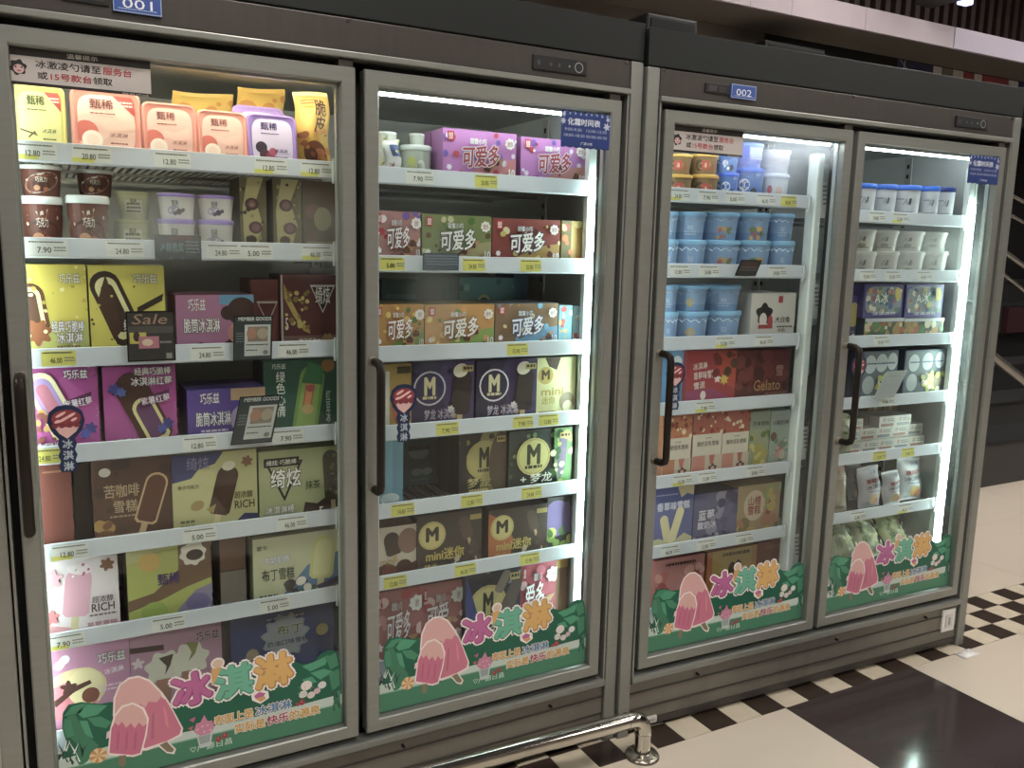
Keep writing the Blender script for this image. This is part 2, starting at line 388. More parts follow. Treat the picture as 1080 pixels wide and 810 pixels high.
# ================================================================ BEHIND, RIGHT: dark stepped stand with chrome rails
e = bpy.data.objects.new('dark_staircase', None); C.objects.link(e); e.location = (4.6, 1.5, 0)
tag(e, 'dark grey staircase with chrome rails behind the right end of the freezers', 'staircase')
zs = [0, .235, .37, .53, .69, .85, 1.01]; SG = mat('#3c3b3a', .6, 0, .1, 7); SG2 = mat('#222222', .6)
for i in range(6):
    y0 = 1.05+.27*i-1.5
    a = M(); a.box(-1.3, 3.2, y0, y0+.31, 0 if i == 0 else zs[i]-.03, zs[i+1]-.014, SG if i < 2 else SG2); a.box(-1.3, 3.2, y0-.012, y0+.3, zs[i+1]-.013, zs[i+1], SG2)
    q = a.build('step'); q.parent = e
for (X0, Y0, X1, Y1, r) in ((1060, 203, 1095, 221, .011), (1056, 222, 1095, 243, .011), (1050, 259, 1095, 292, .017), (1046, 280, 1095, 318, .012), (1040, 370, 1095, 414, .03)):
    p = at(1, X0, Y0, y=1.0); q_ = at(1, X1, Y1, y=1.0)
    a = M(); a.tube([(p.x-4.6, -.5, p.z+ZF), (q_.x-4.6, -.5, q_.z+ZF)], r*.8, mat('#8f8c88', .25, .8), 10); q = a.build('rail', True); q.parent = e
a = M(); p = at(1, 1072, 337, y=1.8); a.box(p.x-4.6-.16, p.x-4.6+.4, .26, .3, p.z+ZF-.08, p.z+ZF+.08, mat('#2c1015', .6, 0, .3, 20)); q = a.build('red_sign'); q.parent = e
a = M(); a.box(-1.3, 3.2, 1.3, 1.4, 1.0, 2.6, mat('#151313', .7)); q = a.build('back_panel'); q.parent = e
# black boxes standing behind the freezers under the beam
def black_box(X0, X1, Y0, Y1, y, lab):
    p = at(1, X0, Y0, y=y); q = at(1, X1, Y0, y=y); r = at(1, (X0+X1)/2, Y1, y=y)
    e = bpy.data.objects.new('wall_speaker', None); C.objects.link(e); e.location = ((p.x+q.x)/2, y+.1, r.z+ZF-.08)
    W = q.x-p.x; H = p.z-r.z+.06
    tag(e, lab, 'speaker')
    a = M(); a.box(-W/2, W/2, -.1, .1, 0, H, mat('#0a0a0a', .5), .008); o = a.build('case'); o.parent = e
    a = M(); a.box(-W/2+.02, W/2-.02, -.104, -.1, .02, H-.02, mat('#0d0d0d', .8)); o = a.build('grille'); o.parent = e
    a = M(); a.box(-.02, .02, .1, 2.21-y-.1, H*.4, H*.6, mat('#101010')); o = a.build('bracket'); o.parent = e
black_box(683, 737, 7, 33, 1.5, 'black box speaker on the wall behind the joint between the two freezers')
black_box(808, 872, 37, 56, 1.9, 'low black box on the wall above freezer 002, right of the other black box')
# ================================================================ FREEZERS
DW, DG, DH = .56789, .01699, 1.30197
FWX, FWZ = .0270, .0273
XL, XR = -.6375, .6205
SH = {1: [-.160, -.315, -.500, -.668, -.843, -1.008], 2: [-.162, -.334, -.516, -.680, -.846, -1.003],
      3: [-.157, -.333, -.508, -.668, -.851, -1.031], 4: [-.184, -.340, -.520, -.691, -.850, -1.020]}
DECK = -1.235; RY = .085
def tube_light(u, parent, p0, p1, e, col, r=.008):
    b = M(); b.tube([p0, p1], r, mat(col, .4, 0, 0, 20, None, 0, e), 10); return part(u, 'light_tube', b, parent)
# price labels per door: rail -> list of (photo x, yellow?)
LAB = {1: {0: [(38, 1), (97, 1), (182, 0), (286, 1), (334, 1)], 1: [(50, 0), (132, 0), (236, 0), (270, 0), (335, 1)], 2: [(62, 2), (219, 0), (310, 0)],
           3: [(50, 2), (211, 0), (304, 0)], 4: [(74, 1), (211, 0), (308, 0)], 5: [(70, 1), (178, 0), (290, 0)]},
       2: {0: [(443, 0), (513, 2)], 1: [(414, 2), (500, 2), (560, 2)], 2: [(546, 2)], 3: [(472, 2), (552, 2), (579, 2)], 4: [(425, 2), (498, 2), (561, 2)], 5: [(417, 2), (491, 2), (559, 2)], 6: []},
       3: {0: [(717, 1), (747, 0), (775, 0), (808, 0), (832, 2)], 1: [(717, 0), (748, 0), (820, 0)], 2: [(765, 1), (806, 0)], 3: [(744, 1)], 4: [(720, 1), (746, 0), (797, 0)], 5: [(707, 0), (745, 0), (785, 0)]},
       4: {0: [(925, 0), (950, 1)], 1: [(915, 0), (942, 0), (975, 0)], 2: [(930, 0)], 3: [(935, 0)], 4: [(928, 2), (958, 2)], 5: [(905, 0), (955, 1)]}}
PRICE = ['46.00', '20.80', '9.90', '7.90', '15.90', '24.80', '12.80', '5.00']
def freezer(u):
    e = bpy.data.objects.new('display_freezer', None); C.objects.link(e)
    o, a = UO[u]; p = L2W(u, XC, YC, 0); e.location = (p.x, p.y, 0); e.rotation_euler = (0, 0, a)
    tag(e, ['', 'near stainless glass-door freezer numbered 001 full of ice cream', 'far stainless glass-door freezer numbered 002 beside the checkered floor'][u], 'freezer')
    bt = -ZF if u == 1 else -ZF+.008
    # outer shell: back, sides, roof, floor
    b = M()
    for s_, x0, x1 in ((0, XL, XL+.045), (1, XR-.045, XR)): b.box(x0, x1, .06, .68, bt+.02, .14, PANEL)
    b.box(XL+.045, XR-.045, .63, .68, bt+.02, .14, PANEL); b.box(XL+.045, XR-.045, .06, .63, .012, .13, PANEL); b.box(XL+.045, XR-.045, .06, .63, bt+.05, DECK-.012, PANEL)
    part(u, 'cabinet_shell', b, e)
    b = M()
    b.box(XL+.0455, XR-.0455, .615, .629, DECK-.01, .011, LINING); b.box(XL+.0455, XL+.051, .061, .615, DECK-.01, .011, LINING); b.box(XR-.051, XR-.0455, .061, .615, DECK-.01, .011, LINING)
    b.box(XL+.051, XR-.051, .061, .615, .004, .011, LINING); b.box(XL+.051, XR-.051, .061, .615, DECK-.0115, DECK-.004, LINING)
    for xx in (XL+.051, XR-.053):      # inner door reveal; its pale ribs stand in for reflection streaks
        for y in (.066, .074, .082): b.box(xx-.001, xx+.003, y, y+.0025, DECK, -.002, mat('#b9bfbc', .25, .6))
    part(u, 'inner_lining', b, e)
    # posts and header
    for x0, x1 in ((XL, XL+.0335), (XR-.0335, XR)):
        b = M(); b.box(x0+.001, x1-.0006, 0, .06, bt, .084, STEEL, .003); part(u, 'corner_post', b, e)
    b = M(); b.box(XL+.035, XR-.035, .002, .06, .0265, .0835, STEELH, .002); part(u, 'header_panel', b, e)
    b = M(); b.box(XL+.035, XR-.035, -.006, .06, .0145, .026, STEEL, .002); part(u, 'header_trim', b, e)
    b = M(); b.box(XL+.001, XR-.001, .0, .08, .0855, .163, FASCIA, .002); b.box(XL+.001, XR-.001, .08, .62, .141, .163, FASCIA); part(u, 'top_fascia', b, e)
    b = M(); b.box(XL+.035, XR-.035, -.004, .06, -1.3335, -1.3165, STEEL, .003); part(u, 'sill_trim', b, e)
    b = M(); b.box(XL+.035, XR-.035, .008, .06, bt+.012, -1.338, PANEL)
    for z in (-1.3615, -1.405): b.box(XL+.036, XR-.036, .004, .0081, z-.004, z, STEELH, .001)
    b.box(XL+.036, XR-.036, .0045, .0081, bt+.013, bt+.03, STEELH)
    part(u, 'kick_panel', b, e)
    b = M(); b.box(XL+.0335, XR-.0335, .028, .0605, -1.3165, .0144, RUBBER)   # dark surround is a frame with two openings
    b = M()
    for x0, x1 in ((XL+.0335, -DG-DW+.02), (-DG-.012, .012), (DW-.02, XR-.0335)): b.box(x0, x1, .034, .0605, -1.3165, .0144, RUBBER)
    b.box(XL+.0335, XR-.0335, .034, .0605, -.02, .0144, RUBBER); b.box(XL+.0335, XR-.0335, .034, .0605, -1.3165, -1.283, RUBBER)
    part(u, 'door_surround', b, e)
    for x0, x1 in ((XL+.036, XL+.040), (XR-.040, XR-.036)):
        b = M(); b.box(x0, x1, .0, .03, -1.3165, .0144, STEEL); part(u, 'edge_strip', b, e)
    # screws
    for x, z in ((XL+.046, .078), (XR-.046, .078), (-.03, .078), (-.40, -1.352), (.08, -1.352), (.44, -1.352)):
        b = M(); b.tube([(x, -.001, z), (x, .009, z)], .0032, CHROME if z > 0 else RUBBER, 10); part(u, 'screw', b, e)
    # left dark temperature display, blue number plate, right controller
    b = M(); b.box(-.483, -.416, -.002, .003, .045, .066, '#0c0c0e', .002); b.box(-.475, -.452, -.003, -.0018, .05, .061, mat('#3a3436')); b.box(-.447, -.424, -.003, -.0018, .05, .061, mat('#2b2729'))
    part(u, 'temperature_display', b, e)
    b = M(); b.box(-.411, -.340, -.0035, .003, .040, .070, mat('#2450a8'))
    art(b, .071, .030, [('r', .0, 0, 1, 1, mat('#9db4dd')), ('r', .02, .05, .98, .95, mat('#2450a8')), ('t', '001' if u == 1 else '002', .5, .45, .62, .48, mat('#e6ecf4'), dict(bold=0)), ('lines', .1, .9, .14, 1, .05, mat('#9db4dd'))], lambda x, z, d: (-.411+x, -.0036-d*OFF, .040+z))
    part(u, 'number_plate', b, e, label='blue number plate reading ' + ('001' if u == 1 else '002'))
    b = M(); b.box(.347, .475, -.002, .003, .039, .068, '#09090c', .002)
    art(b, .128, .029, [('r', .03, .12, .97, .88, mat('#07080c')), ('e', .84, .5, .36, .36, mat('#8e8f92')), ('e', .84, .5, .29, .29, mat('#121216')), ('e', .1, .5, .12, .2, mat('#3a3b40')), ('e', .66, .5, .07, .07, mat('#8e8f92')), ('r', .3, .35, .34, .6, mat('#3c4048')), ('r', .45, .35, .49, .6, mat('#3c4048'))], lambda x, z, d: (.347+x, -.0021-d*OFF, .039+z))
    part(u, 'controller', b, e)
    if u == 1: pass
    else:
        b = M(); b.box(.515, .572, .002, .009, -1.415, -1.345, mat('#d8d6cf'), .003); b.box(.528, .559, .0, .003, -1.40, -1.36, mat('#cbc9c2'), .002); b.box(.540, .547, -.001, .001, -1.392, -1.368, mat('#9c9a94'))
        part(u, 'socket_plate', b, e, label='white socket plate on the kick panel')
        b = M(); b.box(-.555, -.52, .002, .009, -1.452, -1.436, mat('#cfcdc6'))
        art(b, .035, .016, [('t', 'XINGX', .5, .5, .7, .4, mat('#2a2a2a'))], lambda x, z, d: (-.555+x, .0018-d*OFF, -1.452+z)); part(u, 'maker_sticker', b, e)
    # doors
    for k in (0, 1):
        d = (u-1)*2+k+1; x0 = 0 if k else -DG-DW; x1 = x0+DW
        b = M(); prof = .032
        # mitred frame
        o_ = [(x0, 0), (x1, 0), (x1, -DH), (x0, -DH)]; i_ = [(x0+FWX, -FWZ), (x1-FWX, -FWZ), (x1-FWX, -DH+FWZ), (x0+FWX, -DH+FWZ)]
        c_ = .0025
        oc = [(x0+c_, -c_), (x1-c_, -c_), (x1-c_, -DH+c_), (x0+c_, -DH+c_)]; ic = [(x0+FWX-c_, -FWZ+c_), (x1-FWX+c_, -FWZ+c_), (x1-FWX+c_, -DH+FWZ-c_), (x0+FWX-c_, -DH+FWZ-c_)]
        v = [(x, prof, z) for x, z in o_]+[(x, c_, z) for x, z in o_]+[(x, 0, z) for x, z in oc]+[(x, 0, z) for x, z in ic]+[(x, c_, z) for x, z in i_]+[(x, prof, z) for x, z in i_]
        f = [(r*4+i, r*4+(i+1) % 4, (r+1)*4+(i+1) % 4, (r+1)*4+i) for r in range(5) for i in range(4)]+[(20+i, 20+(i+1) % 4, (i+1) % 4, i) for i in range(4)]
        b.add(v, f, STEEL)
        door = part(u, 'freezer_door', b, e)
        hz = {1: [(-.33, 0, -.30, .17, .08, .30), (-.10, 0, -.30, .12, .10, .22)], 2: [(.15, 0, -.40, .09, .2, .16)], 3: [(-.25, 0, -.1, .2, .1, .2), (-.1, 0, -.06, .25, .05, .22)],
              4: [(.36, 0, -.29, .22, .13, .2), (.24, 0, -.30, .24, .10, .16), (.5, 0, -.5, .12, .6, .08)]}[d]
        zz = ZF if u == 1 else ZF-.008
        gm = glass_mat('pane_glass', [(cx-XC, .017-YC, cz+zz, rx, rz, am) for cx, cy, cz, rx, rz, am in hz])
        b = M(); b.box(x0+FWX-.001, x1-FWX+.001, .0145, .0195, -DH+FWZ-.001, -FWZ+.001, gm); part(u, 'glass_pane', b, door)
        b = M()   # spacer bars round the pane
        SP = mat('#b4b8b4', .3, .5)
        for q0, q1, w0, w1 in ((x0+FWX, x0+FWX+.004, -DH+FWZ, -FWZ), (x1-FWX-.004, x1-FWX, -DH+FWZ, -FWZ)): b.box(q0, q1, .020, .031, w0, w1, SP)
        b.box(x0+FWX, x1-FWX, .020, .031, -DH+FWZ, -DH+FWZ+.004, SP); b.box(x0+FWX, x1-FWX, .020, .031, -FWZ-.004, -FWZ, SP)
        part(u, 'glass_spacer', b, door)
        b = M()
        hx = x0+.0135; zt, zb = -.533, -.783; pr = -.047
        b.tube([(hx, -.012, zt), (hx, pr*.7, zt-.001), (hx, pr*.93, zt-.006), (hx, pr, zt-.016), (hx, pr, (zt+zb)/2), (hx, pr, zb+.016), (hx, pr*.93, zb+.006), (hx, pr*.7, zb+.001), (hx, -.012, zb)], .0085, BRONZE, 14)
        part(u, 'door_handle', b, door, True, 'dark bronze pull handle')
        for z in (zt, zb):
            b = M(); b.tube([(hx, .0, z), (hx, -.012, z)], [.0095, .0085], mat('#a8a094', .35, .6), 14); part(u, 'handle_mount', b, door, True)
        # top hinge block
        b = M(); b.box(x1-.03, x1-.004, .004, .03, .0005, .0125, mat('#57534e', .5, .3)); part(u, 'hinge', b, door)
        # shelves
        for si, z in enumerate(SH[d]):
            sx0 = (XL+.056 if k == 0 else .012); sx1 = {1: -.025, 2: .556, 3: -.062, 4: .540}[d]
            b = M(); b.box(sx0, sx1, RY+.006, RY+.012, z-.030, z-.024, WIRE); b.box(sx0, sx1, .575, .581, z-.030, z-.024, WIRE); b.box(sx0, sx1, .33, .336, z-.032, z-.026, WIRE)
            x = sx0
            while x < sx1: b.box(x, x+.003, RY+.012, .578, z-.0265, z-.0235, WIRE); x += .0145
            sh = part(u, 'wire_shelf', b, e)
            b = M(); pr_ = [(RY-.004, z), (RY, z+.001), (RY+.003, z), (RY+.004, z-.033), (RY, z-.033), (RY-.006, z-.030)]
            v = [(sx0, y, q) for y, q in pr_]+[(sx1, y, q) for y, q in pr_]; n = len(pr_)
            b.add(v, [(i, (i+1) % n, n+(i+1) % n, n+i) for i in range(n)]+[tuple(range(n)), tuple(reversed(range(n, 2*n)))], RAIL)
            part(u, 'price_rail', b, sh)
            b = M(); xe = sx1-.012
            b.tube([(xe, RY-.009, z+.006), (xe, RY-.010, z-.02), (xe, RY-.006, z-.04)], .0022, WHITEM, 6); part(u, 'rail_clip', b, sh)
            for X, yel in LAB[d].get(si, []):
                Yp = pix(u, (sx0+sx1)/2, RY-.006, z-.015)[1]; p = at(u, X, Yp, y=RY-.006)
                p = at(u, X, pix(u, p.x, RY-.006, z-.015)[1], y=RY-.006)
                b = M(); Wl, Hl = .060 if yel != 2 else .052, .026
                ops = [('r', 0, 0, 1, 1, mat('#d9dcd6' if yel != 2 else '#d6d040')), ('lines', .05, .9, .84, 1, .09, mat('#555a55')), ('t', PRICE[(X+si) % 8], .42, .38, .34, .36, mat('#23241f')), ('lines', .66, .96, .5, 2, .09, mat('#7a7d78'))]
                if yel == 1: ops.insert(1, ('r', 0, 0, .55, .3, mat('#d9d74a')))
                art(b, Wl, Hl, ops, lambda x, q, dd: (p.x-Wl/2+x, RY-.0063-dd*OFF+.002*(q/Hl), z-.0295+q))
                b.box(p.x-Wl/2, p.x+Wl/2, RY-.0064, RY-.0058, z-.0295, z-.0285, mat('#c8d0d0'))
                part(u, 'price_label', b, sh)
        b = M(); sx0 = (XL+.056 if k == 0 else .012); sx1 = (-.03 if k == 0 else .556)
        b.box(sx0, sx1, .066, .61, DECK-.003, DECK+.006, WIRE); x = sx0
        dk = part(u, 'bottom_deck', b, e)
        b = M(); b.box(sx0, sx1, RY-.004, RY+.002, DECK+.004, DECK+.042, RAIL, .001); part(u, 'price_rail', b, dk)
    # perforated uprights and lamps
    for x in (XL+.053, -.018, .004, XR-.058):
        b = M(); b.box(x, x+.004, .30, .325, DECK, -.004, mat('#a9aca8', .4, .4))
        for j in range(40): b.box(x-.0005, x+.0045, .308, .317, DECK+.03+j*.03, DECK+.042+j*.03, RUBBER)
        part(u, 'shelf_upright', b, e)
    if u == 2:
        b = M(); b.box(-.052, -.030, .075, .110, DECK+.01, -.05, mat('#e4ebe8', .35), .004); part(u, 'light_housing', b, e, label='unlit white lamp housing between the doors')
        for z in (-.16, -.42, -.80, -1.1):
            b = M(); b.box(-.0295, -.012, .080, .0815, z-.05, z+.04, mat('#c9ccc8')); art(b, .017, .09, [('lines', .1, .9, .85, 5, .06, mat('#444a4a'))], lambda x, q, dd: (-.0295+x, .0798-dd*OFF, z-.05+q)); part(u, 'info_strip', b, e)
    else:
        b = M(); b.box(-.016, .002, .075, .105, DECK+.01, -.03, mat('#dfe6e3', .35), .004); part(u, 'light_housing', b, e, label='unlit white lamp housing between the doors')
    tube_light(u, e, (XL+.07, .066, -.024 if u == 2 else -.006), (-.03, .066, -.024 if u == 2 else -.006), TUBE_E['top']*(1 if u == 2 else 1.8), '#fff2d8' if u == 1 else '#f4fbff')
    tube_light(u, e, (.035, .066, -.024), (XR-.075, .066, -.024), TUBE_E['top'], '#f2fbf6' if u == 1 else '#f4fbff')
    tube_light(u, e, (XL+.062, .073, DECK+.03), (XL+.062, .073, -.06), TUBE_E['side']*.5, '#eef8f4', .007)
    tube_light(u, e, (XR-.060, .073, DECK+.03), (XR-.060, .073, -.155), TUBE_E['side'], '#e2fbf5' if u == 1 else '#e6fff6', .0145)
    b = M(); b.box(XR-.078, XR-.053, .082, .10, DECK+.01, -.05, WHITEM, .003); part(u, 'lamp_holder', b, e)
    return e
freezer(1); freezer(2)
# ================================================================ GOODS
DOORN = {1: 'leftmost door', 2: 'second door', 3: 'third door', 4: 'rightmost door'}
SHN = ['top shelf', 'second shelf', 'third shelf', 'fourth shelf', 'fifth shelf', 'sixth shelf', 'bottom deck']
def span(d, s, X0, X1, Yt, y, base=None):
    u = 1 if d < 3 else 2
    zb = (DECK+.006 if s == 6 else SH[d][s]-.0233) if base is None else base
    xm = (X0+X1)/2; zt = min(at(u, xm, Yt, y=y).z, (SH[d][s-1]-.0345) if s else .0025); zm = (zt+max(zb, zt-.12))/2
    x0 = at(u, X0, Yt, y=y).x; x1 = at(u, X1, Yt, y=y).x
    for _ in range(3):
        x0 = at(u, X0, pix(u, x0, y, zm)[1], y=y).x; x1 = at(u, X1, pix(u, x1, y, zm)[1], y=y).x
    return u, x0, x1, zb, zt
def lab(look, d, s, extra=''): return f"{look}, {SHN[s]}, {DOORN[d]}"
REG = {}
XLIM = {1: (XL+.070, -.019), 2: (.0125, .558), 3: (XL+.070, -.054), 4: (.0125, .558)}
def reserve(d, s, x0, x1, y0, y1, z0, z1):
    lo, hi = XLIM[d]
    if d == 3 and y0 > .112: hi = -.022
    x0 = max(x0, lo); x1 = min(x1, hi); c = (x0+x1)/2
    for (a0, a1, b0, b1, c0, c1) in REG.get((d, s), []):
        if y1 < b0 or y0 > b1 or z1 < c0+.0004 or z0 > c1-.0004 or x1 < a0 or x0 > a1: continue
        if c > (a0+a1)/2: x0 = max(x0, a1+.0007)
        else: x1 = min(x1, a0-.0007)
    if x1-x0 < .006: print('NARROW', d, s, x0, x1)
    REG.setdefault((d, s), []).append((x0, x1, y0, y1, z0, z1)); return x0, x1
def box(d, s, X0, X1, Yt, side, ops, look, y=.105, T=.10, yaw=0, base=None, group=None, name='ice_cream_box', cat='box', extra='', top=None, H=None):
    u, x0, x1, zb, zt = span(d, s, X0, X1, Yt, y, base)
    if H: zb = zt-H
    x0, x1 = reserve(d, s, x0, x1, y, y+T, zb, zt)
    b = carton(x1-x0, zt-zb, T, side, ops, top); o = b.build(name)
    place(o, u, (x0+x1)/2, y, zb, yaw); return tag(o, lab(look, d, s, extra), cat, group)
PT = dict(oc='#ffffff', ow=.06)
def W(col='#ffffff'): return mat(col)
def OC(c, w=.06): return dict(oc=mat(c), ow=w, bold=.02)
# ---- printed designs
def d_cream(bgc, top_band, name, namec, bar, sub='经典巧脆棒冰淇淋', extra=()):
    return [('r', 0, 0, 1, 1, mat(bgc))] + list(extra) + list(bar) + [
        ('t', name, .74, .86, .32, .10, mat(namec), OC('#4a2018', .07)), ('t', sub[:5], .68, .36, .5, .12, mat('#fbfaf0'), OC('#5a3a2a', .07)), ('t', sub[5:], .70, .24, .4, .11, mat('#fbfaf0'), OC('#5a3a2a', .07)), ('lines', .5, .85, .14, 1, .02, mat('#8a6a4a'))]
def sprinkles(col, seed, n=26, r=.016, x0=0, y0=0, x1=1, y1=1): return ('dots', x0, y0, x1, y1, n, r, [mat(c) for c in col], seed)
def d_cornetto(c1, c2, textc, outl, seed, name='可爱多', cones=3, accents=('#c43a4a', '#7a5ac0', '#e8e0f0')):
    o = [('r', 0, 0, 1, 1, mat(c1)), ('p', [(0, 0), (1, 0), (1, .52), (.72, .46), (.45, .3), (.2, .12), (0, .1)], mat(c2)), sprinkles(accents, seed, 22, .05),
         ('r', .05, .78, .14, .95, mat('#c02a38')), ('t', '盟', .095, .865, .06, .11, mat('#f4e8e8'))]
    rr = random.Random(seed)
    for i in range(cones): o.append(('cone', .62+.12*i, .2+.13*((i+seed) % 3), .26, mat('#6a3a28'), mat('#b98a58'), 1.9+.2*i))
    o += [('f', .9, .8, .1, 8, .1, mat('#f4ece8')), ('t', '迷你', .9, .8, .08, .1, mat('#a04a50')),
          ('t', '甜蜜小巧', .46, .8, .22, .1, mat('#f8f4f0'), OC(outl, .07)),
          ('t', name, .5 if len(name) == 3 else .38, .53, .5 if len(name) == 3 else .52, .38, mat(textc), dict(oc=mat(outl), ow=.09, bold=.03, rot=.08, shear=.12)),
          ('t', '10', .93, .26, .08, .14, mat('#fbf4f0'), OC(outl)), ('f', .07, .3, .05, 6, .2, mat('#e8e4f0')), ('f', .07, .12, .05, 6, .2, mat('#e8e4f0'))]
    return o
def d_magnum(bg, disc, mcol, name, namec, bars, sprink=('#4a3426',), swirl=None, ring=None, cx=.3, cy=.62, R=.3, seed=1):
    o = [('r', 0, 0, 1, 1, mat(bg))]
    if swirl: o += [('p', [(.42, 0), (1, 0), (1, 1), (.5, 1), (.36, .72), (.5, .42)], mat(swirl))]
    o += [sprinkles(sprink, seed, 26, .03)]
    if ring: o += [('e', cx, cy, R, R, mat(ring)), ('e', cx, cy, R*.9, R*.9, mat(bg))]
    else: o += [('e', cx, cy, R, R, mat(disc)), ('e', cx, cy, R*.93, R*.93, mat('#b59a48')), ('e', cx, cy, R*.88, R*.88, mat(disc))]
    o += [('t', 'M', cx, cy+R*.12, R*.62, R*1.0, mat(mcol), dict(bold=.05)), ('lines', cx-R*.45, cx+R*.45, cy-R*.62, 1, R*.16, mat(mcol))]
    o += list(bars)
    o += [('t', name, .42, .24, .5, .15, mat(namec), dict(bold=.02)), ('lines', .2, .6, .1, 1, .04, mat(namec)), ('r', .78, .84, .96, .93, mat('#b5a050')), ('lines', .8, .94, .87, 1, .04, mat('#3a2a18'))]
    return o
bar = lambda cx, cy, w_, h_, rot, c, st='#c9a878', i=None, k=None: ('bar', cx, cy, w_, h_, rot, mat(c), mat(st) if st else None, mat(i) if i else None, mat(k) if k else None)

# ================= door 1
def sq(d, s, X0, X1, Yt, body, lidc, ops, look, y=.11, T=.055, tilt=-.12, base=None, extra='', T2=None):
    u, x0, x1, zb, zt = span(d, s, X0, X1, Yt, y+.01, base)
    x0, x1 = reserve(d, s, x0, x1, y, y+T+.01, zb, zt)
    zb += abs(math.sin(tilt))*T; e = bpy.data.objects.new('square_ice_cream_tub', None); C.objects.link(e); place(e, u, (x0+x1)/2, y, zb, 0, tilt)
    b, l = square_tub_parts(x1-x0, (zt-zb), T, body, lidc, ops)
    q = b.build('tub'); q.parent = e; q = l.build('lid', True); q.parent = e
    return tag(e, lab(look, d, s, extra), 'tub')
def d_sq(bg, name, namec, fruit, red=True):
    o = [('sq', .5, .5, .5, .5, mat(bg))] + list(fruit)
    if red: o += [('p', [(.62, 1), (.95, 1), (1, .92), (1, .66)], mat('#c2453f')), ('lines', .74, .97, .88, 2, .03, mat('#f0dcd0'))]
    return o + [('t', name, .42, .84, .4, .17, mat(namec), dict(bold=.02)), ('lines', .22, .66, .66, 1, .022, mat(namec)), ('t', '冰淇淋', .7, .3, .32, .08, mat(namec), dict(shear=.3)), ('lines', .55, .85, .14, 1, .025, mat(namec))]
WM = mat
peach = [('e', .14, .34, .2, .2, WM('#d8685c')), ('e', .24, .2, .17, .17, WM('#efe4d8')), ('e', .24, .21, .1, .1, WM('#f4d8c8')), ('p', [(.35, .55), (.6, .5), (.92, .62), (.95, .4), (.6, .35), (.35, .42)], WM('#eec0b4'))]
sq(1, 0, 14, 70, 89, WM('#cfc36a'), WM('#d8ca5e'), d_sq('#dcd884', '甄稀', '#3a4a2a', [('p', [(.03, .33), (.3, .27), (.42, .2), (.3, .24), (.03, .3)], WM('#5a4a22')), ('p', [(.2, .18), (.36, .3), (.44, .2), (.34, .25), (.24, .17)], WM('#5a4a22'))]), 'yellow square ice cream tub with vanilla pods')
sq(1, 0, 75, 149, 93, WM('#d9a090'), WM('#df8a7c'), d_sq('#ecc2b4', '甄稀', '#7a3a3a', peach), 'largest pink square tub with peach picture')
sq(1, 0, 150, 208, 108, WM('#d9a090'), WM('#df8a7c'), d_sq('#e6b4a8', '甄稀', '#8a4a48', peach, False), 'pink square tub with peaches, second of three')
sq(1, 0, 208, 261, 116, WM('#d9a090'), WM('#e08e80'), d_sq('#e8b8aa', '甄稀', '#8a4a48', peach, False), 'smallest pink square tub beside the purple tub')
plum = [('e', .22, .36, .13, .13, WM('#2a1c34')), ('e', .3, .2, .12, .12, WM('#4a2038')), ('e', .44, .16, .1, .12, WM('#8a3050')), ('e', .5, .27, .09, .09, WM('#b04a6a'))]
sq(1, 0, 261, 313, 120, WM('#a88ad0'), WM('#9a7ad2'), d_sq('#cfc4ea', '甄稀', '#3a2a6a', plum, False), 'purple square tub with dark berries, front')
sq(1, 0, 246, 301, 111, WM('#a88ad0'), WM('#a98ad8'), d_sq('#cfc4ea', '甄稀', '#3a2a6a', plum, False), 'lilac square tub standing behind the purple tub', y=.178, T=.045)
def bag(d, s, X0, X1, Yt, base, ops, look, y=.12, T=.05, tilt=-.1, seed=1, yaw=0, bz=None, rz=0, name='ice_cream_bag', extra=''):
    u, x0, x1, zb, zt = span(d, s, X0, X1, Yt, y, bz)
    x0, x1 = reserve(d, s, x0, x1, y, y+T+.01, zb, zt); zb += abs(math.sin(tilt))*T+.003
    b = pouch(x1-x0-.007, zt-zb, T, base, ops, seed); o = b.build(name, True); place(o, u, (x0+x1)/2, y, zb, yaw, tilt)
    return tag(o, lab(look, d, s, extra), 'bag')
ybag = [('r', 0, .94, 1, 1, WM('#d8c070')), ('t', '脆\n皮', .66, .68, .34, .42, WM('#5a2c14'), OC('#e8d070', .04)), ('e', .5, .24, .14, .13, WM('#7a3a1c')), ('e', .62, .18, .1, .1, WM('#b8683a')), ('e', .36, .2, .08, .09, WM('#5a2a14')), ('dots', .1, .05, .9, .5, 18, .03, [WM('#c98a2a'), WM('#8a4a1c')], 3), ('lines', .1, .5, .86, 2, .02, WM('#a8501c'))]
bag(1, 0, 311, 354, 93, WM('#dcae34'), ybag, 'standing yellow bag with brown lettering at the right end', seed=4)
yb2 = [('t', '脆米', .5, .5, .5, .4, WM('#8a3a1c'), OC('#ecd97a', .05)), ('dots', 0, 0, 1, 1, 16, .06, [WM('#c98a2a'), WM('#b85a2a')], 5)]
bag(1, 0, 183, 252, 93, WM('#d9b440'), yb2, 'crumpled yellow bag showing above the pink tubs', .245, .05, -.08, 8)
bag(1, 0, 252, 306, 88, WM('#dcb23c'), yb2, 'yellow bag with red print showing above the purple tubs', .245, .05, -.08, 9)
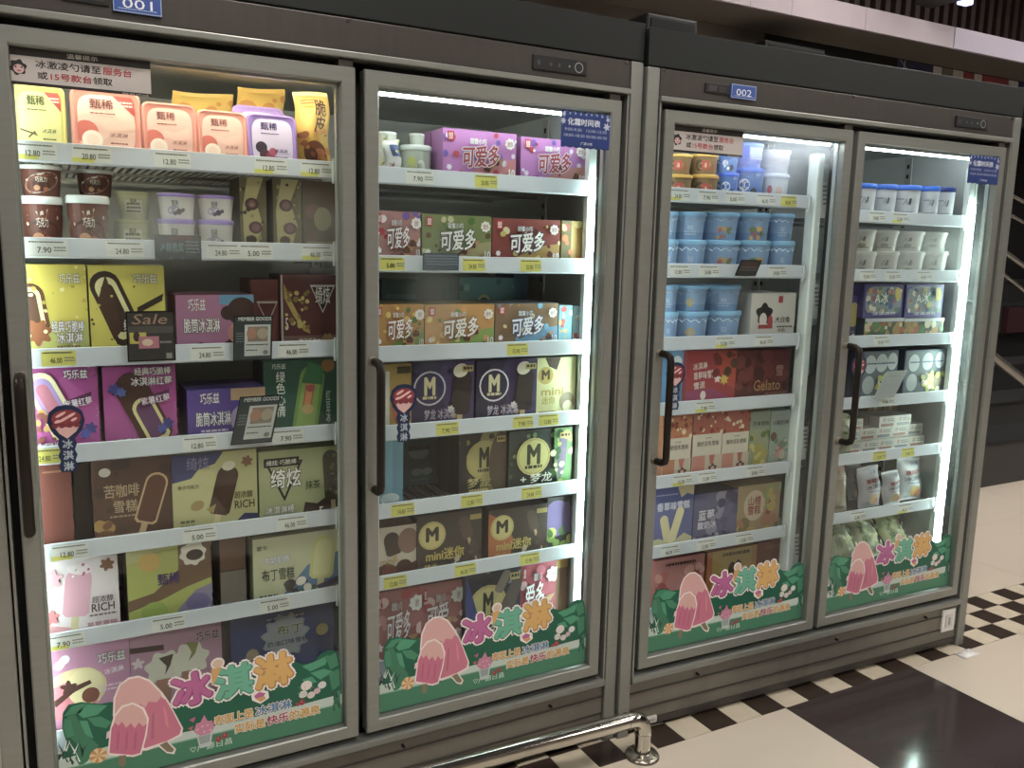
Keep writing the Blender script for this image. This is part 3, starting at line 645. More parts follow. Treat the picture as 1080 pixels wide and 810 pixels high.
# cups
def cup(d, s, X0, X1, Yt, body, lidc, ops, look, y0=.105, base=None, taper=.84, extra='', group=None, nm='ice_cream_cup'):
    u, x0, x1, zb, zt = span(d, s, X0, X1, Yt, y0, base); R = (x1-x0)/2
    u, x0, x1, zb, zt = span(d, s, X0, X1, Yt, y0+R*.25, base); x0, x1 = reserve(d, s, x0, x1, y0, y0+(x1-x0), zb, zt); R = (x1-x0)/2/1.05; H = zt-zb
    e = bpy.data.objects.new(nm, None); C.objects.link(e); place(e, u, (x0+x1)/2, y0+R*1.05, zb, -math.atan2((x0+x1)/2-W2L(u, CAM).x, y0+1.5)*.75)
    b, l = tub_parts(R, H, body, lidc, ops, taper); q = b.build('cup', True); q.parent = e; q = l.build('lid', True); q.parent = e
    tag(e, lab(look, d, s, extra), 'cup', group); return zt
choc = [('r', .0, .0, 1, 1, WM('#6a3424')), ('e', .5, .5, .72, .36, WM('#c8b4a0'), .3), ('e', .5, .48, .66, .3, WM('#8a4430'), .3), ('e', .5, .42, .34, .26, WM('#4a2016')), ('p', [(.2, .6), (.5, .86), (.8, .75), (.8, .68), (.5, .78), (.22, .54)], WM('#d8c8b4')), ('t', '巧克力', .5, .62, .2, .2, WM('#f0e2cc')), ('e', .42, .3, .12, .1, WM('#c98a5a')), ('e', .58, .26, .1, .08, WM('#b0603a'))]
WL = mat('#dfe6e6', .3)
for (a0, a1, yb, yt, lk) in ((20, 69, 0, 207, 'brown chocolate cup with clear lid, lower left of four'), (66, 118, 0, 206, 'brown chocolate cup with clear lid, lower right of four')):
    z = cup(1, 1, a0, a1, yt, WM('#5e3020'), WL, choc, lk, .10 if a0 > 50 else .11)
    cup(1, 1, a0-1 if a0 < 50 else 80, a1-2 if a0 < 50 else 121, 172 if a0 < 50 else 176, WM('#5e3020'), WL, choc, lk.replace('lower', 'upper'), .11 if a0 < 50 else .15, z+.0005)
van = [('r', 0, 0, 1, 1, WM('#c9c79a')), ('r', .3, .25, .7, .8, WM('#dcdcc0')), ('lines', .35, .65, .6, 3, .08, WM('#6a6a4a')), ('t', '甄稀', .5, .75, .12, .2, WM('#5a5a3a'))]
z = cup(1, 1, 121, 161, 231, WM('#c4c296'), WM('#b9bd84'), van, 'pale yellow-green cup, lower of the pair', .14)
cup(1, 1, 119, 160, 202, WM('#c4c296'), WM('#b9bd84'), van, 'pale yellow-green cup, upper of the pair', .14, z+.0005)
taro = [('r', 0, 0, 1, 1, WM('#d2cfc8')), ('e', .42, .4, .3, .2, WM('#a59ab8'), .3), ('e', .54, .32, .14, .14, WM('#3a3040')), ('e', .62, .4, .09, .1, WM('#54405a')), ('e', .46, .24, .1, .09, WM('#4a3c50')), ('t', '甄稀', .46, .72, .12, .26, WM('#3a3240'))]
for a0, a1, yl, yu, p in ((167, 209, 231, 204, 'left'), (210, 250, 232, 206, 'right')):
    z = cup(1, 1, a0, a1, yl, WM('#cfccc6'), mat('#9a86cc', .35), taro, f'white cup with lilac lid, lower {p}', .11)
    cup(1, 1, a0, a1, yu, WM('#cfccc6'), mat('#9a86cc', .35), taro, f'white cup with lilac lid, upper {p}', .11, z+.0005)
def olive(seed): return [('r', 0, 0, 1, 1, WM('#5c5430')), ('p', [(.15, 0), (.55, 0), (.85, .4), (.6, .7), (.9, 1), (.3, 1), (.1, .6)], WM('#a39a62')), ('e', .45, .66, .09, .08, WM('#4a2a30')), ('e', .58, .36, .09, .08, WM('#54303a')), ('e', .4, .2, .07, .06, WM('#3a2a1a')), ('e', .45, .66, .05, .05, WM('#7a4a50')), ('e', .58, .36, .05, .05, WM('#7a4a50')), sprinkles(('#2e2a16', '#8a8450'), seed, 14, .02)]
box(1, 1, 253, 281, 184, WM('#3c3420'), olive(1), 'narrow olive box with berries, left of the olive pair', .12)
box(1, 1, 288, 318, 186, WM('#3c3420'), olive(2), 'narrow olive box with berries, right of the olive pair', .12)
box(1, 1, 319, 354, 189, WM('#382a1e'), [('r', 0, 0, 1, 1, WM('#43321f')), ('e', .3, .6, .1, .1, WM('#6a4038')), ('e', .6, .5, .12, .16, WM('#8a8458')), ('e', .3, .25, .08, .08, WM('#5a3a30')), ('r', .1, .02, .95, .2, WM('#8a7c58')), ('lines', .15, .9, .12, 1, .03, WM('#3a2f1e'))], 'dark brown box at the right end', .12)
# shelf 3
cl = bar
box(1, 2, 22, 92, 279, WM('#b5a22e'), d_cream('#d9c92c', 0, '巧乐兹', '#f4eec8', [('p', [(0, 0), (1, 0), (1, .42), (.6, .3), (.3, .5), (0, .45)], WM('#c3c65a')), cl(.16, .56, .26, .5, .12, '#6a3c1c', '#c9a878', '#e8dfa0', '#5c3a26'), ('f', .22, .3, .12, 7, .2, WM('#9c5a2a')), sprinkles(('#e9e08a', '#f0ecb0', '#b8a82a'), 5, 30, .016)]), 'yellow bar box with nutty coating, left of the pair')
box(1, 2, 94, 174, 280, WM('#b5a22e'), d_cream('#dccf3a', 0, '巧乐兹', '#f4eec8', [cl(.34, .55, .30, .82, .38, '#3a2012', None, '#e6de98', '#3c2418'), ('p', [(.1, .6), (.22, .9), (.34, .6), (.4, .3), (.3, .2)], WM('#4a2a16')), ('p', [(.62, .55), (.98, .7), (.96, .62), (.62, .48)], WM('#3a2a1c')), sprinkles(('#5a3418', '#c8b830'), 9, 12, .012)], '经典巧脆棒冰淇淋'), 'yellow bar box with long split bar, right of the pair')
box(1, 2, 186, 268, 311, WM('#8a4a6a'), [('r', 0, 0, 1, 1, WM('#b07098')), ('p', [(.0, 0), (1, 0), (1, .18), (.7, .28), (.5, .12), (.3, .22), (0, .1)], WM('#3c2420')), ('r', .55, .84, 1, 1, WM('#5a9ac0')), ('e', .84, .72, .24, .24, WM('#46281e')), ('e', .86, .36, .26, .22, WM('#cf8a78')), ('e', .66, .7, .12, .12, WM('#3c2420')), ('t', '巧乐兹', .26, .84, .22, .2, WM('#f4e6ec'), OC('#6a2a48')), ('t', '脆筒冰淇淋', .32, .5, .46, .24, WM('#f6eef2'), OC('#4a2030', .08)), ('t', '84', .13, .13, .1, .13, WM('#c8b0b0'))], 'low pink box with cone', T=.12)
box(1, 2, 264, 294, 295, WM('#5a2420'), [('r', 0, 0, 1, 1, WM('#6e2a28')), ('tri', .6, .55, .3, WM('#b8a8a0')), ('tri', .6, .55, .24, WM('#5a2020')), ('r', 0, 0, .06, 1, WM('#3a1614'))], 'tilted dark red box beside the larger dark red one', .14)
box(1, 2, 293, 362, 290, WM('#4a1a1a'), [('r', 0, 0, 1, 1, WM('#5c2024')), ('r', 0, 0, 1, .2, WM('#7a5a50')), ('r', 0, 0, .035, 1, WM('#b0a8a4')), ('p', [(.05, .9), (.16, .7), (.36, .4), (.5, .28), (.52, .22), (.4, .26), (.22, .46), (.06, .7)], WM('#b39a3c')), ('dots', .08, .3, .48, .8, 26, .03, [WM('#cdb658'), WM('#8a7024')], 2), ('tri', .74, .7, .34, WM('#e0d6d0')), ('tri', .74, .7, .29, WM('#2e1818')), ('t', '绮炫', .74, .74, .26, .24, WM('#f2ece8'), OC('#2e1818', .05)), ('t', '榛子巧克力', .5, .12, .4, .1, WM('#e0cfc0')), ('t', '5', .09, .36, .05, .16, WM('#e8dcd0')), ('f', .82, .14, .08, 7, .15, WM('#b58a50'))], 'dark red box with yellow nuts and white emblem', .125)
# shelf 4
mag = lambda n, bars, up: [('r', 0, 0, 1, 1, WM('#ad3a92')), ('p', [(0, .6), (.5, .9), (1, .55), (1, 0), (0, 0)], WM('#b8489c')), sprinkles(('#d070b4', '#7a2a80'), n, 26, .012)] + bars + [('f', .86, .3, .06, 6, .2, WM('#3a3a8a')), ('f', .78, .24, .05, 6, .2, WM('#4a54b0')), ('t', '巧乐兹', .68 if up else .3, .92 if up else .1, .34, .1, WM('#f8eef4'), OC('#5a1a48', .08)), ('p', [(.5, .62), (.9, .72), (.88, .6), (.48, .5)], WM('#5a1a50')), ('t', '紫薯红莓', .7, .6, .4, .09, WM('#f4e4f0'), dict(rot=.15))]
box(1, 3, 30, 104, 387, WM('#8a2a78'), mag(3, [cl(.32, .58, .3, .78, .42, '#e9dfa6', None, '#a48ac8', '#b86a80'), ('dots', .1, .2, .5, .6, 24, .03, [WM('#c49a50'), WM('#8a4a40')], 5), ('t', '经典巧脆棒', .2, .1, .4, .14, WM('#fbf4f8'), OC('#6a2058'))], True), 'magenta chocolate bar box, left of the magenta pair')
box(1, 3, 109, 186, 386, WM('#8a2a78'), mag(6, [cl(.52, .5, .36, .9, .42, '#4a281c', None), cl(.62, .36, .26, .56, .42, '#e2d888', None, '#6a3c68'), ('t', '经典巧脆棒', .68, .94, .5, .09, WM('#fbf4f8'), OC('#6a2058')), ('t', '冰淇淋红莓', .66, .82, .56, .1, WM('#fbf4f8'), OC('#6a2058')), ('f', .15, .74, .06, 6, .2, WM('#3a3a8a')), ('f', .24, .7, .05, 6, .2, WM('#4a64a8'))], False), 'magenta chocolate bar box with dark coated bar, right of the pair', T=.11)
box(1, 3, 198, 280, 410, WM('#5c48a0'), [('r', 0, 0, 1, 1, WM('#5a429c')), ('p', [(0, 0), (1, 0), (1, .2), (.6, .12), (.3, .24), (0, .16)], WM('#8a5aa8')), ('r', .55, .78, 1, 1, WM('#c9a478')), ('e', .78, .42, .34, .3, WM('#b8a0cf')), ('e', .85, .6, .2, .16, WM('#a0624a')), ('t', '巧乐兹', .28, .84, .24, .2, WM('#f0eaf8'), OC('#2a1a5a')), ('t', '脆筒冰淇淋', .32, .46, .44, .26, WM('#f6f0fa'), OC('#3a2468', .08)), ('lines', .16, .5, .22, 1, .04, WM('#d8c8e8'))], 'low purple ice cream box with cone', T=.12)
box(1, 3, 272, 362, 380, WM('#1e4a3c'), [('r', 0, 0, 1, 1, WM('#215a48')), cl(.6, .46, .34, .95, -.16, '#6f9c3c', '#c9b078', '#8ab04a'), cl(.6, .56, .12, .5, -.16, '#b5603c', None, '#d88a50'), ('e', .58, .34, .08, .07, WM('#c9a860')), ('e', .62, .62, .06, .05, WM('#c04a48')), ('p', [(.5, .7), (.78, .66), (.8, .9), (.6, .98)], WM('#2f7a48')), ('t', '巧乐兹', .2, .93, .18, .07, WM('#dfe8e0')), ('t', '绿\n色\n心\n情', .22, .56, .12, .6, WM('#e6efe6'), dict(bold=.01)), ('t', '红\n豆\n冰', .86, .36, .06, .44, WM('#cfe0d0')), ('e', .86, .92, .09, .09, WM('#a8742c')), ('lines', .1, .34, .1, 2, .02, WM('#a8c8b0'))], 'dark green box with green bean ice bar', .12)
# shelf 5
box(1, 4, 41, 76, 487, WM('#54261c'), [('r', 0, 0, 1, 1, WM('#6c2c1e')), ('lines', .15, .85, .9, 1, .02, WM('#a87a50'))], 'plain reddish brown box at the left end', .10, T=.16)
box(1, 4, 78, 96, 489, WM('#3a2620'), [('r', 0, 0, 1, 1, WM('#40281f'))], 'dark brown box set back beside the coffee box', .16)
box(1, 4, 95, 181, 481, WM('#4a2a1e'), [('r', 0, 0, 1, 1, WM('#52301f')), ('dots', 0, 0, 1, 1, 12, .05, [WM('#6a4a26'), WM('#3c2218')], 4), cl(.74, .5, .24, .6, -.3, '#d0a878', '#d0a878'), cl(.74, .5, .20, .55, -.3, '#5e301e', None), ('e', .16, .84, .06, .05, WM('#d8cfc0')), ('t', '苦咖啡', .36, .62, .44, .15, WM('#b99c78')), ('t', '雪糕', .4, .44, .3, .14, WM('#b99c78')), ('lines', .2, .55, .32, 1, .02, WM('#a88a68')), ('dots', .02, 0, .2, .3, 8, .06, [WM('#b58a3a'), WM('#7a4a20')], 6)], 'dark brown coffee ice bar box with two dark characters')
box(1, 4, 180, 271, 477, WM('#9a9a5c'), [('r', 0, 0, 1, 1, WM('#c3c080')), ('p', [(0, 1), (.6, 1), (.5, .86), (.3, .8), (.22, .7), (0, .66)], WM('#3c4078')), ('p', [(.6, 0), (1, 0), (1, .18), (.84, .2), (.7, .08)], WM('#34386c')), ('t', '绮炫', .3, .88, .26, .16, WM('#8a86b0'), dict(bold=.0)), cl(.6, .52, .25, .62, -.25, '#4a2c1c', '#e0cf98'), ('e', .66, .82, .08, .06, WM('#e8e0c8'), .2), ('e', .28, .36, .08, .06, WM('#a8904a'), .4), ('p', [(.38, .3), (.5, .36), (.46, .24)], WM('#a8904a')), ('t', '超浓醇', .83, .44, .22, .09, WM('#4a3c28')), ('t', 'RICH', .84, .32, .24, .1, WM('#4a3c28'), dict(bold=.015)), ('t', '榛子巧克力', .18, .6, .24, .05, WM('#5a4a28')), ('lines', .08, .24, .16, 2, .03, WM('#6a6a3c')), ('f', .88, .86, .06, 6, .2, WM('#8a5a30'))], 'cream and navy box with dark chocolate bar marked RICH')
box(1, 4, 273, 362, 473, WM('#70744a'), [('r', 0, 0, 1, 1, WM('#aab07a')), ('p', [(.5, 0), (1, 0), (1, .3), (.84, .32), (.7, .22), (.55, .26)], WM('#3a241c')), ('p', [(0, 0), (.5, 0), (.3, .08), (0, .1)], WM('#c8cc98')), ('tri', .3, .6, .5, WM('#23281e')), ('tri', .3, .62, .42, WM('#aab07a')), ('t', '绮炫', .32, .62, .36, .26, WM('#f4f4e8'), OC('#23281e', .06)), ('r', .06, .78, .48, .9, WM('#23281e')), ('t', '绮炫·巧脆棒', .27, .84, .36, .07, WM('#e8ecd8')), cl(.88, .6, .22, .7, .05, '#3c3a22', '#c8b080'), ('dots', .8, .34, .96, .9, 26, .02, [WM('#6f7040'), WM('#1e1e12')], 8), ('t', '抹茶', .64, .5, .18, .12, WM('#2e3a22')), ('t', '冰淇淋棒', .24, .2, .34, .12, WM('#f0f2e0'), OC('#23281e')), ('t', '5', .74, .12, .05, .12, WM('#e8e4d0'))], 'light green box with black triangle emblem')
# shelf 6
box(1, 5, 43, 125, 584, WM('#c8b8bc'), [('r', 0, 0, 1, 1, WM('#dfd6da')), ('p', [(0, 0), (1, 0), (1, .12), (.5, .1), (0, .22)], WM('#d79aa4')), cl(.46, .56, .28, .6, -.12, '#dba0b8', '#cfc890'), ('e', .5, .84, .13, .07, WM('#ece2e6'), -.2), ('dots', .4, .76, .62, .9, 14, .012, [WM('#b85a80'), WM('#f8f0f2')], 3), ('f', .14, .76, .1, 6, .25, WM('#d8a0b0')), ('f', .1, .3, .08, 6, .25, WM('#cc6a70')), ('t', '超浓醇', .78, .44, .28, .08, WM('#4a3038')), ('t', 'RICH', .78, .34, .3, .1, WM('#4a3038'), dict(bold=.02)), ('lines', .6, .96, .24, 1, .02, WM('#6a4a50')), ('f', .86, .86, .07, 6, .2, WM('#7a4a2a')), ('t', '草莓雪糕', .76, .14, .4, .06, WM('#a8505c'))], 'white box with pink strawberry bar marked RICH')
box(1, 5, 134, 223, 573, WM('#8a8a50'), [('r', 0, 0, 1, 1, WM('#b0b850')), ('p', [(0, .34), (.3, .4), (.6, .66), (.6, 1), (1, 1), (1, .5), (.7, .42), (.4, .3), (0, .2)], WM('#7a5c40')), ('p', [(.5, 0), (1, 0), (1, .42), (.8, .36), (.6, .16)], WM('#8f88a8')), ('p', [(0, .8), (.3, .86), (.5, 1), (0, 1)], WM('#b9ba78')), ('e', .26, .8, .13, .12, WM('#d0a83c')), ('f', .78, .84, .15, 8, .08, WM('#e8e2d6')), ('e', .8, .82, .1, .07, WM('#3c2a24')), ('e', .3, .16, .15, .13, WM('#98b040')), ('e', .82, .2, .14, .12, WM('#7a70a0')), ('t', '甄稀', .48, .56, .26, .15, WM('#4a3478'), dict(bold=.02))], 'green and brown assorted flavour box with purple lettering', T=.12)
box(1, 5, 232, 259, 565, WM('#6a4c38'), [('r', 0, 0, 1, 1, WM('#7a5844')), ('r', 0, 0, 1, .52, WM('#8f8478')), ('r', 0, .5, 1, .52, WM('#5a4434'))], 'plain tan box end between two printed boxes', .13)
box(1, 5, 267, 361, 563, WM('#9a9c78'), [('r', 0, 0, 1, 1, WM('#c8caa0')), ('p', [(.36, 0), (1, 0), (1, .66), (.8, .62), (.6, .5), (.46, .3), (.3, .08)], WM('#3f7aa8')), ('p', [(.3, 0), (1, 0), (1, .14), (.6, .2)], WM('#2c5a38')), cl(.78, .6, .36, .66, -.1, '#cfcf7a', '#c8c088', '#dcdc96'), ('dots', .36, .05, .6, .3, 12, .05, [WM('#eceadc'), WM('#2c2c2c')], 3), ('t', '布丁雪糕', .27, .44, .36, .18, WM('#3c4a3a'), dict(bold=.02)), ('t', '牛奶奶砖', .26, .66, .28, .11, WM('#f4f4e8'), OC('#3a6a9a')), ('t', '蒙牛', .1, .86, .12, .07, WM('#3c4a3a')), ('lines', .06, .26, .12, 1, .03, WM('#4a4a3a')), ('p', [(.7, .18), (1, .3), (1, .2), (.72, .1)], WM('#23285a'))], 'cream pudding ice bar box with yellow bar', T=.12)
# deck
box(1, 6, 50, 137, 676, WM('#b0709a'), [('r', 0, 0, 1, 1, WM('#c583aa')), ('e', .3, .5, .3, .24, WM('#e6cf96'), .3), ('e', .26, .42, .24, .2, WM('#d87a8a')), ('e', .44, .54, .16, .2, WM('#ecdca0')), ('f', .24, .56, .06, 5, .3, WM('#4a2018')), ('p', [(.05, .44), (.3, .56), (.5, .6), (.52, .56), (.3, .5), (.08, .38)], WM('#4a2018')), ('e', .5, .44, .08, .08, WM('#7a3a24')), ('f', .18, .83, .06, 2, .4, WM('#f4e6ee')), ('t', '巧乐兹', .78, .8, .34, .11, WM('#f8eef4'), OC('#3a1a2a')), ('t', '冰淇淋', .8, .66, .24, .06, WM('#f4e4ee'), dict(rot=.1)), ('lines', .6, .9, .5, 2, .02, WM('#e8c8dc'))], 'pink box with banana split picture', T=.14)
box(1, 6, 137, 234, 662, WM('#9a6484'), [('r', 0, 0, 1, 1, WM('#b883a0')), ('p', [(0, .86), (.36, .84), (.36, .78), (0, .8)], WM('#4a2c24')), ('f', .36, .58, .18, 7, .12, WM('#d8d2c0')), ('f', .64, .62, .18, 7, .12, WM('#dcd6c4')), ('p', [(.26, .46), (.44, .46), (.4, .1), (.3, .1)], WM('#a8705c')), ('p', [(.54, .5), (.74, .5), (.7, .14), (.58, .14)], WM('#a8705c')), ('p', [(.3, .7), (.38, .6), (.36, .5), (.42, .6), (.46, .72)], WM('#4a3a28')), ('p', [(.6, .82), (.66, .7), (.62, .6), (.7, .68), (.74, .8)], WM('#8a8a3a')), ('f', .08, .68, .05, 5, .3, WM('#e0c8d4')), ('t', '巧乐兹', .84, .86, .26, .1, WM('#3a2028'), OC('#e8d8e0', .04))], 'mauve box with two sundae cups', T=.14)
box(1, 6, 243, 352, 641, WM('#24386c'), [('r', 0, 0, 1, 1, WM('#28488c')), ('f', .52, .62, .28, 11, .12, WM('#a9b4c4')), ('f', .52, .62, .25, 11, .12, WM('#b8c0cc')), ('t', '布丁', .56, .7, .26, .13, WM('#6a7a30'), OC('#e6ead8')), ('t', '奶油口味雪糕', .54, .54, .4, .07, WM('#2c3c6c')), ('e', .2, .44, .08, .09, WM('#c4b090')), ('e', .22, .32, .12, .07, WM('#4a6a8a')), ('e', .88, .62, .08, .08, WM('#c4b060')), ('lines', .34, .7, .86, 1, .03, WM('#c8cce0'))], 'navy blue box with pale splash emblem', .15, T=.14)

# ================= door 2
box(2, 0, 467, 544, 138, WM('#a86aa8'), d_cornetto('#c57ac8', '#dd8a92', '#b03a50', '#f8e8f0', 1), 'pink and lilac cone box, full front in view', T=.13)
box(2, 0, 549, 620, 147, WM('#a86aa8'), d_cornetto('#c57ac8', '#d08a88', '#b03a50', '#f4e0ea', 2), 'pink and lilac cone box, half behind the blue timetable', .12, T=.13)
yog = [('r', 0, 0, 1, 1, WM('#dfe0d0')), ('e', .45, .5, .18, .24, WM('#b8bc4a')), ('e', .56, .3, .12, .14, WM('#5a8a3a')), ('t', 'O', .5, .8, .06, .2, WM('#3a5a8a')), ('lines', .3, .7, .12, 1, .08, WM('#7a7a6a'))]
z = cup(2, 0, 399, 421, 158, WM('#d4d8c8'), WL, yog, 'small white yogurt cup, lower at the left end', .13, nm='yogurt_cup')
cup(2, 0, 399, 421, 139, WM('#d4d8c8'), WL, yog, 'small white yogurt cup, upper at the left end', .13, z+.0005, nm='yogurt_cup')
bag(2, 0, 405, 426, 146, WM('#dcdcd8'), [('r', .4, .55, .95, .85, WM('#3a4f8a')), ('t', '冰', .4, .3, .4, .2, WM('#a84a50')), sprinkles(('#c8cc50',), 2, 5, .05)], 'small white packet with navy square', .096, .018, -.1, 3)
jar = [('r', 0, 0, 1, 1, WM('#a9b0a4')), ('e', .38, .5, .16, .3, WM('#b9c04a')), ('e', .6, .5, .14, .2, WM('#cfd4c4')), ('t', '酸奶', .56, .5, .1, .2, WM('#6a7060'))]
z = cup(2, 0, 427, 459, 153, mat('#9da49c', .3), mat('#c4cac8', .3), jar, 'grey jar of yogurt with pale lid', .12, taper=.95, nm='yogurt_jar')
cup(2, 0, 434, 450, 141, mat('#9da49c', .3), mat('#d8dcda', .3), [('r', 0, 0, 1, 1, WM('#b4bab0'))], 'tiny pale cup on top of the grey jar', .14, z+.0005, nm='yogurt_jar')
box(2, 1, 395, 443, 223, WM('#9a6a68'), d_cornetto('#b78280', '#a0665c', '#f0e6e6', '#4a3a5a', 3), 'dusty pink cone box cut by the door frame', .105, T=.13)
box(2, 1, 445, 518, 227, WM('#5a6a3a'), d_cornetto('#7a8a4a', '#a49c6a', '#e6e8e0', '#3a4a5a', 4, accents=('#4a7a30', '#c8c890', '#6a4a2a')), 'olive green cone box', T=.13)
box(2, 1, 519, 590, 231, WM('#6a2a24'), d_cornetto('#8a3430', '#b08a3c', '#eeeae4', '#33406a', 5, accents=('#6a2018', '#c8b850', '#d8d0a0')), 'dark red and gold cone box', T=.13)
box(2, 1, 592, 617, 233, WM('#a07a34'), [('r', 0, 0, 1, 1, WM('#c09a44')), ('r', .0, .0, .4, 1, WM('#6a6030')), sprinkles(('#d8702a', '#e8d880', '#b04030'), 3, 16, .06)], 'orange and yellow box at the right end, by the lamp', .11, T=.13)
box(2, 2, 395, 447, 321, WM('#8a7a34'), d_cornetto('#c08a3c', '#7a9a3c', '#f0ece8', '#a03a38', 6, accents=('#d8903a', '#5a8a2a', '#e8c850')), 'orange and green cone box cut by the door frame', .105, T=.13)
box(2, 2, 448, 521, 321, WM('#a88a3c'), d_cornetto('#cc9448', '#8cac4a', '#e8e6e0', '#98603a', 7, accents=('#e0a04a', '#6a9a3a', '#ecd070')), 'orange and green cone box left of the blue one', T=.13)
box(2, 2, 522, 588, 320, WM('#5a6a78'), d_cornetto('#8a6a4a', '#6a9cc0', '#eef2f4', '#2a5aa0', 8, accents=('#b8803a', '#6ab0d8', '#d8d09a')), 'brown and sky blue cone box', T=.13)
box(2, 2, 589, 603, 322, WM('#6a9ab0'), [('r', 0, 0, 1, 1, WM('#70aac0')), sprinkles(('#e8f0f0', '#c04a48', '#d8b060'), 4, 14, .05)], 'narrow blue box end, left of two', .11, T=.13)
box(2, 2, 604, 619, 323, WM('#8ab0b8'), [('r', 0, 0, 1, 1, WM('#a0c8d0')), sprinkles(('#e8f0f0', '#d05a58', '#e0c070'), 5, 14, .05)], 'narrow pale blue box end beside the lamp', .115, T=.13)
tc = lambda n: [('r', 0, 0, 1, 1, WM('#4f9a9c')), ('e', .25, .4, .2, .24, WM('#a8b060')), ('e', .45, .6, .12, .14, WM('#c0c070')), ('t', '冰棒', .75, .4, .2, .4, WM('#d8ece8')), sprinkles(('#78b8b8', '#3a7a80'), n, 10, .05)]
box(2, 2, 484, 541, 293, WM('#3a7a7c'), tc(1), 'teal box standing behind the cone boxes', .30, T=.1)
box(2, 2, 541, 557, 289, WM('#3a7a98'), [('r', 0, 0, 1, 1, WM('#4a90b0'))], 'small blue box behind the teal one', .34, T=.1)
box(2, 2, 403, 442, 295, WM('#2c5a5c'), [('r', 0, 0, 1, 1, WM('#2f6466')), ('lines', .1, .9, .7, 3, .08, WM('#5a9090'))], 'dark teal box set far back at the left', .32, T=.1)
# magnums
box(2, 3, 395, 434, 384, WM('#8a7434'), [('r', 0, 0, 1, 1, WM('#b89640')), ('r', 0, 0, .4, .9, WM('#d8d0c0')), ('e', .7, .4, .14, .3, WM('#c86a50')), ('e', .75, .2, .1, .12, WM('#8a3a30')), ('r', .6, .86, .98, .96, WM('#4a3a20'))], 'gold and white box at the left end', .11, T=.12)
pb = [('bar', .78, .54, .3, .66, -.08, mat('#2e1c18'), mat('#c9b080')), ('e', .76, .86, .12, .1, mat('#d8cfb8'), .3), ('f', .6, .3, .05, 6, .2, mat('#e0d8d8')), ('e', .66, .2, .04, .04, mat('#a8886a'))]
box(2, 3, 434, 500, 381, WM('#2e2440'), d_magnum('#352a55', '', '#cfc48a', '梦龙 冰淇淋', '#b8acc0', pb, ('#46386a', '#2a2040'), '#463668', '#c6c2cf', .26, .62, .25), 'dark purple chocolate bar box with M ring, left of the pair', T=.12)
box(2, 3, 502, 566, 379, WM('#241c34'), d_magnum('#2c2344', '', '#dcd2a0', '梦龙 冰淇淋', '#c8bcd0', pb, ('#3c305c', '#221a36'), '#40305f', '#e0dce6', .28, .62, .25, 2), 'dark purple chocolate bar box with M ring, right of the pair', T=.12)
box(2, 3, 566, 607, 377, WM('#a8a868'), [('r', 0, 0, 1, 1, WM('#ccca8c')), ('p', [(.2, 1), (.6, 1), (.5, .8), (.3, .86)], WM('#4a3424')), ('e', .22, .72, .14, .14, WM('#b59a3c')), ('t', 'M', .22, .73, .18, .14, WM('#4a3418'), dict(bold=.05)), ('t', 'mini', .4, .46, .56, .11, WM('#a8902c'), dict(bold=.03)), ('t', '迷你', .3, .32, .34, .12, WM('#a8902c')), ('e', .78, .28, .14, .16, WM('#8a7a5a')), ('e', .8, .2, .09, .1, WM('#d8d2a8')), ('lines', .06, .5, .12, 2, .03, WM('#8a5a40'))], 'pale yellow mini chocolate bar box', .11, T=.12)
box(2, 4, 397, 425, 462, WM('#5a90a8'), [('r', 0, 0, 1, 1, WM('#6aa4be')), ('r', .6, .0, 1, 1, WM('#5a94b0')), ('e', .5, .14, .14, .08, WM('#c8dce4')), ('lines', .3, .8, .08, 2, .02, WM('#2a4a5a'))], 'light blue box at the left end, behind the door handle', .12, T=.14)
box(2, 4, 425, 461, 463, WM('#22484a'), [('r', 0, 0, 1, 1, WM('#2a585a')), ('e', .45, .72, .22, .14, WM('#9ab4b0')), ('r', .16, .76, .8, .86, WM('#12201f')), ('e', .4, .3, .12, .08, WM('#7a9a98')), ('e', .7, .3, .12, .08, WM('#7a9a98')), ('lines', .2, .8, .12, 1, .03, WM('#5a8080'))], 'dark teal box set back on the wires', .26, T=.12)
box(2, 4, 462, 486, 470, WM('#1c3a3c'), [('r', 0, 0, 1, 1, WM('#234a4c')), ('lines', .1, .9, .6, 3, .03, WM('#3a6a6a'))], 'very dark teal box beside the back teal box', .32, T=.12)
gm_ = [('bar', .82, .5, .34, .8, -.12, mat('#4a3a2a'), None), ('e', .94, .3, .2, .3, mat('#6a9040'))]
box(2, 4, 484, 533, 456, WM('#231c18'), d_magnum('#2e2620', '#b0a45a', '#2a2212', '梦龙', '#c8ba70', [('r', .0, .0, .14, 1, mat('#1e1814')), ('e', .88, .5, .2, .5, mat('#5c4a38'))], ('#463c22', '#8a8040'), '#8a8044', None, .52, .58, .3, 3), 'dark chocolate bar box with gold M disc, left of the pair', .12, T=.12)
box(2, 4, 532, 602, 453, WM('#1c2420'), d_magnum('#26302a', '#c6c06a', '#2a2c12', '+ 梦龙', '#e0e4d4', [('p', [(.7, 1), (1, 1), (1, 0), (.8, 0), (.72, .4)], mat('#5c9048')), ('p', [(.78, .9), (.92, .8), (.9, .4), (.8, .1), (.76, .5)], mat('#6a5a78')), ('dots', .66, 0, 1, 1, 20, .05, [mat('#a8b850'), mat('#2e5a30'), mat('#c8c8a0')], 4)], ('#3a5a3a', '#6a8a4a'), None, None, .38, .58, .3, 4), 'dark green bar box with gold M disc, right of pair', T=.12)
